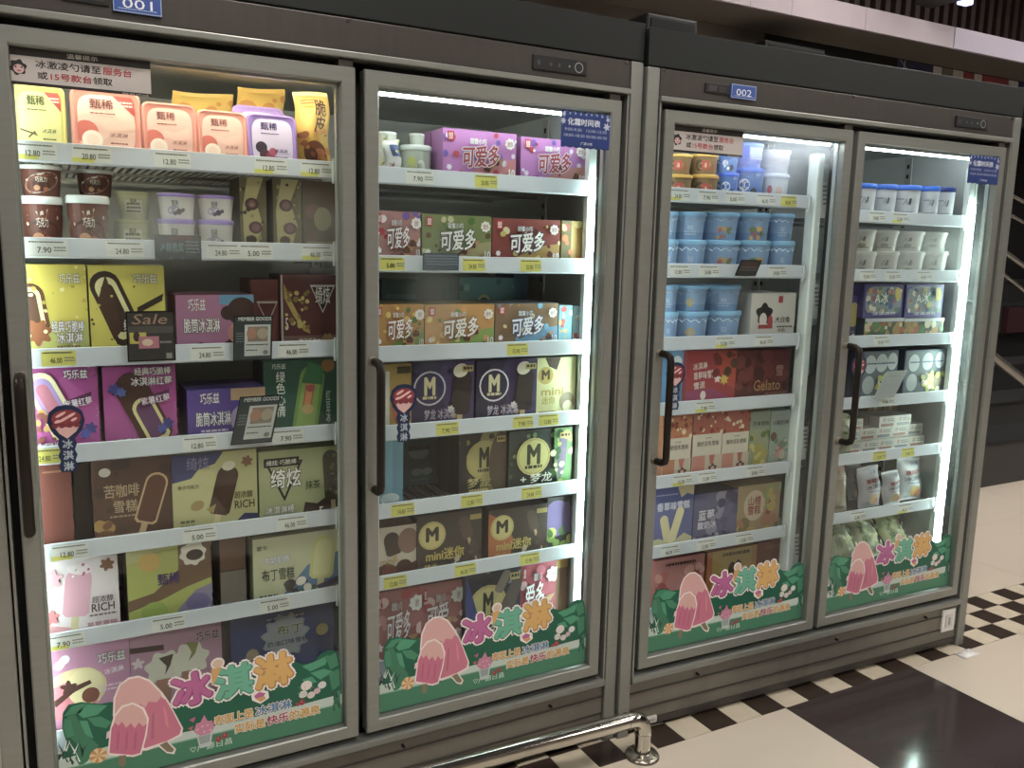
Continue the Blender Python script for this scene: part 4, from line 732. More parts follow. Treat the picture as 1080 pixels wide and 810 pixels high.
mini = lambda o: [('r', 0, 0, 1, 1, WM('#3c2f28'))] + o + [('bar', .74, .72, .2, .4, .3, mat('#57443a'), mat('#b89a70')), ('bar', .88, .34, .14, .3, .2, mat('#4a3830'), mat('#b89a70')), ('bar', .6, .16, .1, .22, -.3, mat('#c8b8a0'), None), ('dots', .4, 0, 1, .3, 10, .05, [mat('#54443c'), mat('#2a201c')], 3), ('e', .22, .66, .24, .24, mat('#bfae62')), ('e', .22, .66, .2, .2, mat('#cbbb70')), ('t', 'M', .22, .68, .17, .22, mat('#2e2414'), dict(bold=.05)), ('t', 'mini迷你', .42, .32, .58, .2, mat('#bfa848'), dict(bold=.03)), ('t', '梦龙', .2, .12, .2, .12, mat('#bfa848')), ('r', .8, .84, .98, .93, mat('#a89448'))]
box(2, 5, 395, 439, 555, WM('#5a4034'), [('r', 0, 0, 1, 1, WM('#cbbfae')), ('p', [(0, 0), (1, 0), (1, .3), (.6, .2), (.3, .34), (0, .24)], WM('#5a2a20')), cl(.42, .68, .3, .44, .2, '#38281f', '#c8a878'), ('e', .8, .7, .2, .24, WM('#8a6658')), ('e', .7, .2, .16, .16, WM('#4a2018')), ('e', .35, .16, .15, .14, WM('#7a3a2c')), ('t', 'mini', .3, .36, .34, .13, WM('#a88a30'))], 'white and brown mini bar box at the left end', .11, T=.12)
box(2, 5, 440, 508, 541, WM('#241c18'), mini([]), 'dark brown mini bar box, left of the pair', T=.12)
box(2, 5, 515, 577, 535, WM('#241c18'), mini([('p', [(0, 0), (.36, 0), (.42, .4), (.3, .75), (0, .95)], WM('#b8642c'))]), 'dark brown mini bar box with orange corner, right of the pair', T=.12)
box(2, 5, 577, 602, 524, WM('#1e2a24'), [('r', 0, 0, 1, 1, WM('#242a30')), ('e', .4, .6, .3, .34, WM('#7a62a8')), ('dots', 0, 0, 1, .4, 14, .07, [WM('#8aa840'), WM('#4a7a30'), WM('#c8c850')], 3), ('e', .8, .6, .1, .3, WM('#5a4a80'))], 'narrow purple and green bar box by the lamp', .12, T=.12)
red = lambda n, nm: d_cornetto('#b56a6c', '#9a5450', '#f2e6e8', '#7a3a48', n, nm, 2, ('#d08a8a', '#c24a54', '#e8c0c0'))
box(2, 6, 395, 444, 622, WM('#9a6260'), red(3, '可爱多'), 'dusty pink cone box at the left end', .11, T=.14)
box(2, 6, 444, 487, 614, WM('#9a6260'), red(5, '可爱'), 'dusty pink cone box beside the dark blue box', .12, T=.14)
box(2, 6, 486, 549, 601, WM('#1a2240'), d_magnum('#22263c', '#bcae62', '#2a2414', '梦龙', '#c8c0a0', [cl(.86, .66, .2, .5, -.5, '#5a4a48', '#b8a078'), cl(.66, .84, .12, .3, -.5, '#7a6a60', '#b8a078'), ('p', [(0, 0), (.4, 0), (.2, .5), (0, 1)], WM('#2e3f88'))], ('#343a5a', '#7a7a8a'), None, None, .4, .56, .26, 6), 'navy chocolate bar box with gold M disc above the decal', T=.14)
box(2, 6, 549, 586, 592, WM('#8a2c3c'), d_cornetto('#b83a54', '#a83248', '#f6eaec', '#7a2034', 7, '爱多', 2, ('#d0607a', '#8a2038', '#e8b0b8')), 'crimson cone box to the right of the navy box', .12, T=.14)
box(2, 6, 586, 598, 590, WM('#7a5434'), [('r', 0, 0, 1, 1, WM('#8a5c3a')), ('r', 0, .88, 1, 1, WM('#c89a3c'))], 'thin brown box end beside the lamp', .125, T=.14)

# ================= door 3
gold = [('r', 0, 0, 1, 1, WM('#8a6a3c')), ('e', .36, .5, .24, .34, WM('#5a4426')), ('e', .5, .5, .4, .24, WM('#b0904e'), .2), ('r', .42, .25, .62, .75, WM('#c24838')), ('t', '冰', .52, .5, .08, .3, WM('#f0dcb8')), ('e', .72, .4, .12, .2, WM('#a0522c'))]
GL = mat('#cfa75e', .35)
for a0, a1, p in ((706, 735, 'left'), (736, 762, 'right')):
    z = cup(3, 0, a0, a1, 184, WM('#8a6a3c'), GL, gold, f'brown cup with gold lid, lower {p} of four', .11)
    cup(3, 0, a0, a1, 162.5, WM('#8a6a3c'), GL, gold, f'brown cup with gold lid, upper {p} of four', .11, z+.0005)
BL = mat('#2f5cc8', .35); oreo = [('r', 0, 0, 1, 1, WM('#3f72c4')), ('e', .4, .6, .2, .2, WM('#d8dff0')), ('t', 'O', .42, .6, .08, .3, WM('#2a4a9a')), ('e', .62, .3, .16, .2, WM('#22242e')), ('e', .5, .24, .1, .12, WM('#dfe4ee')), sprinkles(('#7aa4e0', '#dfe8f4'), 3, 12, .05)]
z = cup(3, 0, 762, 782, 182, WM('#3f72c4'), BL, oreo, 'small blue cookie cup, lower', .11); cup(3, 0, 762, 782, 163, WM('#3f72c4'), mat('#3a78d4', .35), oreo, 'small blue cookie cup, upper', .11, z+.0005)
z = cup(3, 0, 782, 811, 177, WM('#3868c0'), BL, oreo, 'wide blue cookie tub, lower', .11, nm='ice_cream_tub')
cup(3, 0, 783, 810, 151, WM('#3a4ec4'), mat('#4a68e0', .35), [('r', 0, 0, .5, 1, WM('#3a4ec4')), ('r', .5, 0, 1, 1, WM('#5a6ccc')), ('lines', .52, .85, .85, 5, .06, WM('#e0e4f4'))], 'deep blue tall tub standing on the wide blue one', .11, z+.0005, nm='ice_cream_tub')
z = cup(3, 0, 810, 836, 183, WM('#c8ccd8'), mat('#c2c6d8', .35), [('r', 0, 0, 1, 1, WM('#c6cad6')), ('e', .36, .56, .1, .16, WM('#c03a48')), ('e', .6, .5, .14, .2, WM('#d8b090')), ('lines', .3, .7, .16, 1, .08, WM('#7a8aa8'))], 'white tub with red badge, lower at the right end', .11, nm='ice_cream_tub')
cup(3, 0, 809, 838, 158, WM('#c0c0cc'), mat('#b4b2c0', .35), [('r', 0, 0, 1, 1, WM('#b8b8c6')), ('lines', .3, .8, .7, 3, .06, WM('#9a7a8a'))], 'greyish white tub on top of the badge tub', .11, z+.0005, nm='ice_cream_tub')
def bluetub(n, mel=False, yel=False):
    o = [('r', 0, 0, 1, 1, WM('#84abd8')), ('r', 0, .0, 1, .3, WM('#6f9acc')), ('p', [(0, 1), (1, 1), (1, .82), (.92, .9), (.84, .78), (.76, .9), (.66, .76), (.58, .88), (.5, .78), (.42, .9), (.34, .76), (.26, .88), (.18, .8), (.1, .9), (0, .8)], WM('#c6deee'))]
    if mel: o += [('dots', .45, .08, .7, .5, 12, .09, [WM('#b06a7a'), WM('#c8a05a'), WM('#7a8a50')], n)]
    elif yel: o += [('e', .5, .4, .14, .2, WM('#d0b04a')), ('e', .5, .42, .24, .1, WM('#b8b0a0'))]
    else: o += [('t', '海盐', .52, .5, .12, .2, WM('#c8d8e8')), ('lines', .4, .64, .3, 2, .05, WM('#b0c8dc'))]
    return o
LB = mat('#93c4e8', .35); cols = [(699, 718), (718, 750), (750, 786), (786, 818), (816, 841)]; on = ['first', 'second', 'third', 'fourth', 'fifth']
for i, (a0, a1) in enumerate(cols):
    o_ = bluetub(i, i in (2, 3))
    z = cup(3, 1, a0, a1, 252.5+i*.4, WM('#84abd8'), LB, o_, f'light blue tub, {on[i]} from left in lower row', .105, group='light blue tubs behind the third door', nm='ice_cream_tub')
    cup(3, 1, a0, a1, 223+i*.6, WM('#84abd8'), LB, o_, f'light blue tub, {on[i]} from left in upper row', .105, z+.0005, group='light blue tubs behind the third door', nm='ice_cream_tub')
for i, (a0, a1) in enumerate([(698, 718), (718, 753), (753, 787)]):
    o_ = bluetub(i+5, False, i == 1)
    z = cup(3, 2, a0, a1, 329-i*.6, WM('#84abd8'), LB, o_, f'light blue tub, {on[i]} from left in lower row', .105, group='light blue tubs behind the third door', nm='ice_cream_tub')
    cup(3, 2, a0, a1, 301, WM('#84abd8'), LB, o_, f'light blue tub, {on[i]} from left in upper row', .105, z+.0005, group='light blue tubs behind the third door', nm='ice_cream_tub')
box(3, 2, 790, 838, 309, WM('#b4b0a8'), [('r', 0, 0, 1, 1, WM('#cbc8c2')), ('f', .3, .58, .2, 5, .15, WM('#231e20')), ('e', .28, .46, .1, .14, WM('#d8d0cc')), ('r', .18, .28, .5, .36, WM('#a83038')), ('e', .44, .42, .07, .13, WM('#b0343c')), ('r', .6, .8, .7, .94, WM('#b03038')), ('t', '大白兔', .72, .46, .34, .12, WM('#26221f'), dict(bold=.02, shear=.2)), ('lines', .6, .94, .3, 1, .03, WM('#4a4642')), ('t', '牛奶', .7, .24, .16, .08, WM('#3a3632')), ('lines', .1, .9, .08, 1, .03, WM('#5a5652'))], 'white milk ice cream box with black and red picture', T=.12)
box(3, 3, 707, 720, 369, WM('#5a90c0'), [('r', 0, 0, 1, 1, WM('#6aa2d0')), ('e', .5, .8, .1, .1, WM('#d8e8f4')), ('r', .1, .1, .9, .6, WM('#4a7ab0'))], 'narrow light blue carton behind the cone sticker', .12)
box(3, 3, 721, 776, 370, WM('#8a2430'), [('r', 0, 0, 1, 1, WM('#a82c38')), ('p', [(.5, 1), (1, 1), (1, .3), (.8, .4), (.6, .7)], WM('#b8402c')), ('p', [(0, 0), (1, 0), (1, .1), (.5, .34), (0, .3)], WM('#a03a68')), ('f', .76, .48, .08, 7, .25, WM('#d8b83c')), ('f', .62, .5, .06, 5, .3, WM('#f0dcd8')), ('t', '冰淇淋', .26, .74, .28, .12, WM('#f4e6e2'), dict(rot=.1)), ('t', '草莓味雪糕', .36, .58, .44, .14, WM('#f4e6e2'), dict(rot=.1)), ('t', '雪泥', .26, .4, .22, .12, WM('#f4e6e2'), dict(rot=.1)), ('e', .34, .22, .06, .08, WM('#f0dcd8')), ('dots', .55, .6, .95, .95, 8, .07, [WM('#5a3a20'), WM('#7a2020')], 3)], 'bright red box with white slanted lettering')
box(3, 3, 776, 832, 369, WM('#4a161c'), [('r', 0, 0, 1, 1, WM('#5e1c22')), ('dots', 0, .3, 1, 1, 22, .1, [WM('#6e2428'), WM('#4a1418'), WM('#7a342c')], 7), ('t', 'Gelato', .58, .34, .5, .2, WM('#b08a50')), ('t', '雪', .8, .6, .14, .2, WM('#a87a70')), ('lines', .55, .95, .16, 1, .04, WM('#8a5048'))], 'dark maroon box with gold script', T=.12)
def milk(bc, n): return [('r', 0, 0, 1, 1, WM('#d2cab6')), ('r', 0, .66, 1, 1, WM(bc)), ('dots', 0, .68, 1, 1, 26, .028, [WM('#e8cfa8'), WM('#8a2a20'), WM('#b84a38')], n), ('r', 0, 0, .42, .34, WM('#c47a6c' if bc != '#c07038' else '#b87048')), ('r', .42, 0, 1, .34, WM('#c2b49c')), ('f', .7, .13, .07, 5, .2, WM('#5a3426')), ('e', .7, .13, .035, .035, WM('#d8a8a0')), ('t', '酸奶豆乳雪糕', .5, .52, .74, .07, WM('#2e2822')), ('lines', .4, .6, .6, 1, .012, WM('#5a5040')), ('p', [(.55, .34), (.75, .34), (.7, .2), (.6, .2)], WM('#b85a50'))]
box(3, 4, 699, 729, 439, WM('#a8683c'), milk('#c07038', 1), 'tall carton with orange top, left end', .105, T=.10)
box(3, 4, 731, 761.5, 434, WM('#c08a80'), milk('#b0503c', 2), 'tall carton with red dotted top, left of the red pair', T=.10)
box(3, 4, 762, 790, 433, WM('#c08a80'), milk('#b0503c', 3), 'tall carton with red dotted top, right of the red pair', T=.10)
box(3, 4, 790.5, 811.5, 434, WM('#7a8a5c'), [('r', 0, 0, 1, 1, WM('#93a078')), ('r', 0, .7, 1, 1, WM('#8a9a84')), ('p', [(.2, 0), (.8, 0), (.9, .3), (.6, .5), (.3, .4)], WM('#b0a440')), ('dots', 0, 0, 1, .66, 22, .04, [WM('#c8c060'), WM('#5c7a3c'), WM('#a8a050')], 3), ('t', '芒果雪糕', .5, .8, .8, .07, WM('#2e3a24'))], 'tall yellow-green mango carton', T=.10)
box(3, 4, 812, 836, 433, WM('#6a8a7c'), [('r', 0, 0, 1, 1, WM('#8fa596')), ('r', 0, .74, 1, 1, WM('#9aa8a4')), ('p', [(.3, .3), (.6, .5), (.9, .2), (.6, .05)], WM('#b87068')), ('e', .2, .56, .07, .08, WM('#6a4a34')), ('e', .6, .24, .1, .08, WM('#c89088')), ('dots', .1, 0, 1, .6, 14, .04, [WM('#5c8a70'), WM('#b8b0a0')], 6), ('t', '小酸奶棒', .5, .8, .84, .08, WM('#2e3a34'))], 'tall grey-green carton with pink fruit', T=.10)
box(3, 5, 687, 731, 514, WM('#46507e'), [('r', 0, 0, 1, 1, WM('#525c98')), ('p', [(.6, 1), (1, 1), (1, .84), (.84, .88), (.7, .82)], WM('#c8b88c')), ('t', '香草味雪糕', .52, .7, .78, .13, WM('#d8dcf0'), dict(bold=.02)), cl(.36, .32, .15, .5, .25, '#cfc490', None), cl(.6, .38, .15, .6, -.3, '#d8cf9c', None), ('p', [(0, 0), (1, 0), (1, .16), (.8, .24), (.5, .1), (.2, .2), (0, .18)], WM('#bfb88c')), ('lines', .1, .6, .88, 1, .02, WM('#a8b0d0'))], 'indigo vanilla ice bar box with two crossed bars', T=.12)
box(3, 5, 731, 777, 519, WM('#3c3a60'), [('r', 0, 0, 1, 1, WM('#5d5c86')), ('dots', .4, 0, 1, 1, 24, .09, [WM('#3a3460'), WM('#8a88a8'), WM('#54507c')], 4), ('e', .62, .78, .09, .09, WM('#3a3866')), ('t', '蓝莓', .28, .58, .36, .2, WM('#dcdcf0'), OC('#3a3866')), ('t', '酸奶冰', .3, .38, .42, .15, WM('#dcdcf0'), OC('#3a3866')), ('dots', 0, 0, .9, .2, 16, .06, [WM('#a8a8c0'), WM('#46426e')], 9)], 'grey-violet blueberry box', T=.12)
box(3, 5, 777, 822, 511, WM('#8a7048'), [('r', 0, 0, 1, 1, WM('#a08860')), ('e', .4, .6, .26, .3, WM('#c8b090')), ('t', '山楂\n雪糕', .4, .6, .3, .36, WM('#8a2c28'), dict(bold=.02)), cl(.76, .52, .12, .46, -.3, '#a03434', None), ('dots', 0, 0, 1, .3, 18, .09, [WM('#b89a48'), WM('#a8704a'), WM('#7a6a40')], 3), ('dots', .6, .5, 1, 1, 14, .07, [WM('#b8a04a'), WM('#8a9a5c')], 4)], 'tan hawthorn ice box with red bar', T=.12)
box(3, 6, 690, 742, 588, WM('#a85a58'), [('r', 0, 0, 1, 1, WM('#c47c78')), ('dots', 0, 0, 1, .8, 26, .07, [WM('#b04a4c'), WM('#dc9c90'), WM('#c86a60')], 3), ('lines', .2, .8, .88, 1, .05, WM('#5a2a24')), ('t', '老\n冰', .8, .5, .2, .5, WM('#9a3438'))], 'salmon pink box with red pattern', T=.14)
box(3, 6, 745, 797, 579, WM('#a8602c'), [('r', 0, 0, 1, 1, WM('#b09048')), ('r', 0, 0, .1, 1, WM('#b8652c')), ('r', .9, 0, 1, 1, WM('#b07a34')), ('lines', .3, .84, .88, 1, .06, WM('#5a4a1c')), ('p', [(.3, .1), (.4, .6), (.52, .76), (.62, .6), (.8, .66), (.86, .1)], WM('#d0c090')), ('e', .5, .6, .09, .16, WM('#4a382a')), ('e', .62, .66, .08, .12, WM('#4a382a'))], 'orange framed yellow box with dark figures', T=.14)
box(3, 6, 797, 828, 571, WM('#6a3020'), [('r', 0, 0, 1, 1, WM('#80402a')), ('r', .3, .86, 1, .92, WM('#8c4c34')), ('lines', .2, .8, .1, 1, .03, WM('#b07a5a'))], 'plain rust brown box at the right end', .12, T=.14)

# ================= door 4
b8 = [('r', 0, 0, 1, 1, WM('#c8ccd2')), ('t', '八喜', .56, .64, .16, .2, WM('#2c2c3c'), dict(shear=.2, bold=.02)), ('lines', .3, .48, .7, 1, .03, WM('#5a6a9a')), ('lines', .3, .7, .3, 3, .03, WM('#7a8090'))]
WB = mat('#3e68c0', .35); c4 = [(906, 928), (928, 949.5), (949.5, 976), (976, 993), (993, 1010)]
for i, (a0, a1) in enumerate(c4):
    cup(4, 0, a0, a1, 193.5+.9*i, WM('#c8ccd2'), WB if i < 4 else mat('#34407a', .35), b8, f'tall white tub with blue lid, {on[i]} from the left', .10, group='tall white tubs behind the rightmost door', taper=.88, nm='ice_cream_tub')
w8 = [('r', 0, 0, 1, 1, WM('#bcbcb4')), ('t', '八喜', .5, .66, .16, .24, WM('#3c3a34'), dict(shear=.2, bold=.02)), ('e', .5, .3, .24, .14, WM('#8a8a70')), ('lines', .3, .7, .16, 1, .06, WM('#6a6a60'))]
for i, (a0, a1) in enumerate([(905, 928), (929, 952), (953, 980), (980, 1003)]):
    z = cup(4, 1, a0, a1, 265, WM('#bcbcb4'), mat('#c8cac4', .35), w8, f'small white cup, {on[i]} from left in lower row', .10, nm='ice_cream_cup', group='white cups behind the rightmost door')
    cup(4, 1, a0, a1, 242+i, WM('#bcbcb4'), mat('#c8cac4', .35), w8, f'small white cup, {on[i]} from left in upper row', .10, z+.0005, group='white cups behind the rightmost door')
def purp(n): return [('r', 0, 0, 1, 1, WM('#4c4488')), ('sq', .5, .54, .46, .4, WM('#8a94a0')), ('dots', .08, .2, .92, .9, 46, .07, [WM('#b8a85a'), WM('#5a8a6a'), WM('#a86a80'), WM('#4a6a98'), WM('#d8d4c0')], n), ('t', 'A冰', .4, .6, .34, .34, WM('#dce4e0'), OC('#3a6a58')), ('e', .82, .72, .13, .2, WM('#c8b858'), .3), ('t', '冰淇淋杯', .5, .14, .6, .1, WM('#d8d8e8'))]
def low(n): return [('r', 0, 0, 1, 1, WM('#5a6a60')), ('dots', 0, 0, 1, .9, 26, .16, [WM('#a88a50'), WM('#5c8a50'), WM('#b0604a'), WM('#c8c0a0')], n), ('r', 0, .86, 1, 1, WM('#b4bcc4'))]
for i, (a0, a1) in enumerate([(911, 952), (952.5, 994)]):
    o = box(4, 2, a0, a1, 335.5, WM('#3c4a54'), low(i), ['low mixed fruit box under the left purple pack', 'low mixed fruit box under the right purple pack'][i], .10, T=.12)
    u, x0, x1, zb, zt = span(4, 2, a0, a1, 335.5, .10)
    box(4, 2, a0, a1, 300, WM('#463e80'), purp(i+1), ['purple colourful multipack, left one', 'purple colourful multipack, right one'][i], .10, T=.11, base=zt+.0008, name='ice_cream_multipack', cat='box')
box(4, 2, 897, 909, 312, WM('#463e80'), [('r', 0, 0, 1, 1, WM('#4c4488')), ('e', .45, .6, .2, .26, WM('#b8a85a')), ('t', '口', .5, .2, .4, .1, WM('#c8c070')), ('r', .5, .0, .9, .2, WM('#b8bcc4'))], 'purple box end peeking past the door frame', .12, T=.12)
def pack6(n): return [('r', 0, 0, 1, 1, WM('#3e4a66')), ('r', .03, .04, .97, .97, WM('#58656e')), ('e', .22, .74, .16, .18, WM('#b8c2c6')), ('e', .54, .76, .16, .18, WM('#b8c2c6')), ('e', .84, .78, .14, .17, WM('#b8c2c6')), ('e', .2, .34, .16, .18, WM('#a8b2b4')), ('lines', .12, .9, .74, 1, .03, WM('#3c4c70')), ('f', .62, .34, .2, 6, .2, WM('#c8c04a')), ('e', .8, .36, .12, .18, WM('#8a7a5a')), ('dots', .4, .08, .98, .5, 18, .05, [WM('#d8d8b0'), WM('#a8b048'), WM('#6a5a4a')], n), ('t', '冰淇淋', .7, .1, .4, .1, WM('#dfe4e0'))]
box(4, 3, 909, 946, 370, WM('#34405c'), pack6(2), 'blue-grey multipack with cup pictures, left one', .11, T=.12, name='ice_cream_multipack')
box(4, 3, 953.5, 997, 369, WM('#34405c'), pack6(3), 'blue-grey multipack with cup pictures, right one', .11, T=.12, name='ice_cream_multipack')
# small white boxes of shelf 5
W5 = [(908, 920), (922, 936), (937, 948), (949, 961), (961, 974), (974, 988)]
for i, (a0, a1) in enumerate(W5):
    zb = None
    for j in range(3 if i not in (0, 2, 5) else 2):
        u, x0, x1, zq, zt0 = span(4, 4, a0, a1, 470, .10+.012*(j % 2), zb); h = .034
        b = carton(.066, h, .08, WM('#c2bdb4'), [('r', 0, 0, 1, 1, WM('#cdc9c0')), ('r', .1, .1, .9, .35, WM('#a87a6a' if (i+j) % 2 else '#8a8a90')), ('t', '冰', .3, .68, .2, .4, WM('#a84038')), ('lines', .45, .9, .7, 2, .08, WM('#6a6a6a'))])
        o = b.build('ice_cream_box'); o.location = (0, 0, 0); xx = .172+i*.0675; place(o, 2, xx, .147+.010*(j % 2), zq, .0)
        tag(o, f'tiny white box, {["bottom", "middle", "top"][j]} of pile {on[i] if i < 5 else "sixth"} from left, fifth shelf behind rightmost door', 'box', 'tiny white boxes behind the rightmost door'); zb = zq+h+.0006
for i, (a0, a1) in enumerate([(922, 937), (938, 953)]):
    u, x0, x1, zq, zt = span(4, 4, a0, a1, 441, .22)
    b = carton(x1-x0-.001, .14, .07, WM('#a07850'), [('r', 0, 0, 1, 1, WM('#b08a5c')), ('r', 0, .8, 1, 1, WM('#8a4a30')), ('r', .4, 0, .6, 1, WM('#d0c0a0'))])
    o = b.build('ice_cream_box'); place(o, 2, (x0+x1)/2, .25, zq, 0); tag(o, ['orange-brown box behind the tiny white boxes, left one', 'orange-brown box behind the tiny white boxes, right one'][i], 'box')
bag(4, 4, 893, 904, 437, WM('#c0c0a0'), [('p', [(.2, .1), (.8, .1), (.6, .5), (.4, .55)], WM('#8a9a5c')), ('t', '绿', .4, .66, .3, .12, WM('#4a6a3a')), sprinkles(('#7a8a50', '#dcdcc8'), 3, 10, .04)], 'pale green bag at the left by the handle', .10, .04, -.14, 5)
fr = [('r', 0, .93, 1, 1, WM('#d0d4d8')), ('t', '八喜', .6, .86, .3, .08, WM('#3a5a9a')), ('t', '蔓越莓', .5, .66, .6, .1, WM('#a83a38'), dict(rot=.1)), ('t', '冰淇淋', .5, .52, .7, .1, WM('#2e2e3a'), dict(rot=.1)), ('e', .5, .22, .15, .13, WM('#c8a860')), ('e', .62, .16, .1, .08, WM('#c86a3c')), ('lines', .2, .7, .4, 1, .02, WM('#6a6a7a'))]
tanb = [('p', [(.3, .05), (.75, .05), (.95, .6), (.1, .6)], WM('#b08a58')), ('r', 0, .8, 1, 1, WM('#a87a6a')), ('lines', .2, .8, .72, 2, .02, WM('#d8d0c0'))]
for a0, a1, yt, c_, o_, lk, y_, sd in ((881, 902, 490, '#a89a84', tanb, 'tan pouch with cone picture at the left end', .11, 1), (901, 917, 489, '#9a9aa4', fr, 'grey white pouch behind the others', .178, 2),
        (913, 937, 494, '#b4b4bc', fr, 'white pouch with red print, left of three', .11, 3), (935, 957, 499, '#bcbcc0', fr, 'white pouch with red print, middle of three', .105, 4), (955, 981, 484, '#c4c6cc', fr, 'white pouch with red print and blue top, right of three', .12, 5)):
    bag(4, 5, a0, a1, yt, WM(c_), o_, lk, y_, .045, -.16, sd, name='ice_cream_pouch')
# flat bags on the deck
fl = [('t', '冰\n棒', .3, .5, .2, .5, WM('#5a7a4a')), ('dots', .3, .1, .95, .9, 40, .05, [WM('#c8cc8a'), WM('#8a9a50'), WM('#d8dcc8')], 3)]
for nn, (x, y, z, Wd, Hd, til, yaw, c_, o_, lk) in enumerate(((.262, .135, .036, .108, .140, -.6, .05, '#a8a894', fl, 'olive tinted flat bag at left of the deck heap'), (.371, .135, .036, .100, .130, -.65, -.0, '#b4b698', fl, 'green speckled flat bag in the middle of the deck heap'),
        (.484, .13, .036, .096, .128, -.6, .0, '#b8bc94', fl, 'green speckled flat bag at right of the deck heap'), (.120, .105, .012, .18, .15, -1.2, .06, '#cdd2d4', [], 'plain white pillow bag at the front left'), (.125, .28, .012, .19, .15, -1.0, -.05, '#c4caca', [], 'plain white pillow bag behind the front white one'))):
    b = pouch(Wd, Hd, .045, mat(c_, .3), o_, nn+20); o = b.build('ice_cream_bag', True)
    place(o, 2, x, y, DECK+.006+.036, yaw, til); tag(o, lk+', bottom deck, rightmost door', 'bag')
# ================================================================ CARDS ON THE RAILS
def card(d, X0, X1, Y0, Y1, ops, look, bg, lean=0.0, y=.062, nm='rail_card'):
    u = 1 if d < 3 else 2; a = at(u, X0, Y0, y=y); c = at(u, X1, Y1, y=y); w_ = at(u, X1, (Y0+Y1)/2, y=y).x-at(u, X0, (Y0+Y1)/2, y=y).x; h_ = a.z-c.z
    h_ = at(u, (X0+X1)/2, Y0, y=y).z-at(u, (X0+X1)/2, Y1, y=y).z
    b = M(); sh = lean*h_
    v = [(-w_/2, 0, 0), (w_/2, 0, 0), (w_/2+sh, 0, h_), (-w_/2+sh, 0, h_), (-w_/2, .0012, 0), (w_/2, .0012, 0), (w_/2+sh, .0012, h_), (-w_/2+sh, .0012, h_)]
    b.add(v, [(0, 1, 2, 3), (7, 6, 5, 4), (0, 4, 5, 1), (1, 5, 6, 2), (2, 6, 7, 3), (3, 7, 4, 0)], mat(bg, .25))
    art(b, w_, h_, ops, lambda x, z, dd: (x-w_/2+lean*z, -.0002-dd*OFF, z))
    b.box(-.006, .006, .001, RY-.006-y, .004, .007, mat('#c8d0d0'))
    o = b.build(nm); q = at(u, (X0+X1)/2, Y1, y=y); place(o, u, q.x, y, q.z); return tag(o, look, 'sign')
card(1, 135, 186, 328, 381, [('r', .03, .03, .97, .97, WM('#2e2a28')), ('t', 'Sale', .5, .84, .72, .2, WM('#a8806a'), dict(shear=.3, bold=0)), ('r', .03, .56, .97, .7, WM('#4a4844')), ('r', .06, .36, .4, .58, WM('#c8b83a')), ('e', .2, .5, .06, .1, WM('#3a2418')), ('r', .24, .26, .66, .5, WM('#b86a80')), ('e', .42, .38, .1, .07, WM('#d8c0a0')), ('lines', .68, .92, .36, 1, .04, WM('#8a8884')), ('r', .8, .05, .92, .16, WM('#8a8884'))], 'black Sale card hooked on the third rail of the leftmost door', '#23201f')
mem = [('r', .02, .02, .98, .98, WM('#2e3a3c')), ('t', 'MEMBER GOODS', .54, .93, .84, .08, WM('#d0d4d0'), dict(bold=.02)), ('r', .28, .1, .95, .8, WM('#bcc0be')), ('r', .36, .42, .88, .76, WM('#8a7a6c')), ('e', .46, .6, .11, .13, WM('#b07a60')), ('e', .74, .6, .12, .12, WM('#a89a80')), ('lines', .32, .9, .34, 1, .025, WM('#3a3c3c')), ('lines', .32, .6, .22, 1, .025, WM('#3a3c3c')), ('e', .82, .18, .06, .05, WM('#7a7e7c')), ('lines', .06, .24, .6, 4, .03, WM('#6a7876'))]
card(1, 246, 287, 333, 380, mem, 'grey member goods card hooked on the third rail', '#222a2b', .04)
card(1, 243, 287, 418, 468, mem, 'grey member goods card leaning on the fourth rail', '#222a2b', .22)
card(1, 164, 213, 248, 274, [('r', .02, .04, .98, .96, WM('#2e3c44')), ('t', '冰鲜贵宾', .36, .5, .5, .4, WM('#7a98a4')), ('lines', .66, .94, .7, 4, .07, WM('#7c8c94')), ('dots', 0, 0, 1, .4, 14, .06, [WM('#4a6a78'), WM('#23303a')], 2), ('r', .3, .8, .8, .96, WM('#5a2c34'))], 'dark slate card on the second rail of the leftmost door', '#222c32')
card(2, 446, 484, 267, 285, [('r', .02, .04, .98, .96, WM('#3a4c60')), ('lines', .06, .94, .8, 4, .08, WM('#6a7f94'))], 'blue-grey card on the second rail of the second door', '#2c3a4a')
card(3, 775, 797, 274, 291, [('r', .04, .06, .96, .94, WM('#2e2c2c')), ('lines', .1, .9, .5, 2, .08, WM('#6a6866')), ('r', .1, .6, .8, .84, WM('#4a2a2a'))], 'black tilted card on the second rail of the third door', '#1e1c1c', .45)
card(4, 921, 943, 392, 420, [('r', .03, .03, .97, .97, mat('#aeb6b8', .25)), ('lines', .2, .8, .8, 1, .03, WM('#8a9294')), ('lines', .2, .7, .5, 3, .02, WM('#98a0a2'))], 'translucent white slip leaning on the fourth rail of the rightmost door', '#b4bcbe', .6)
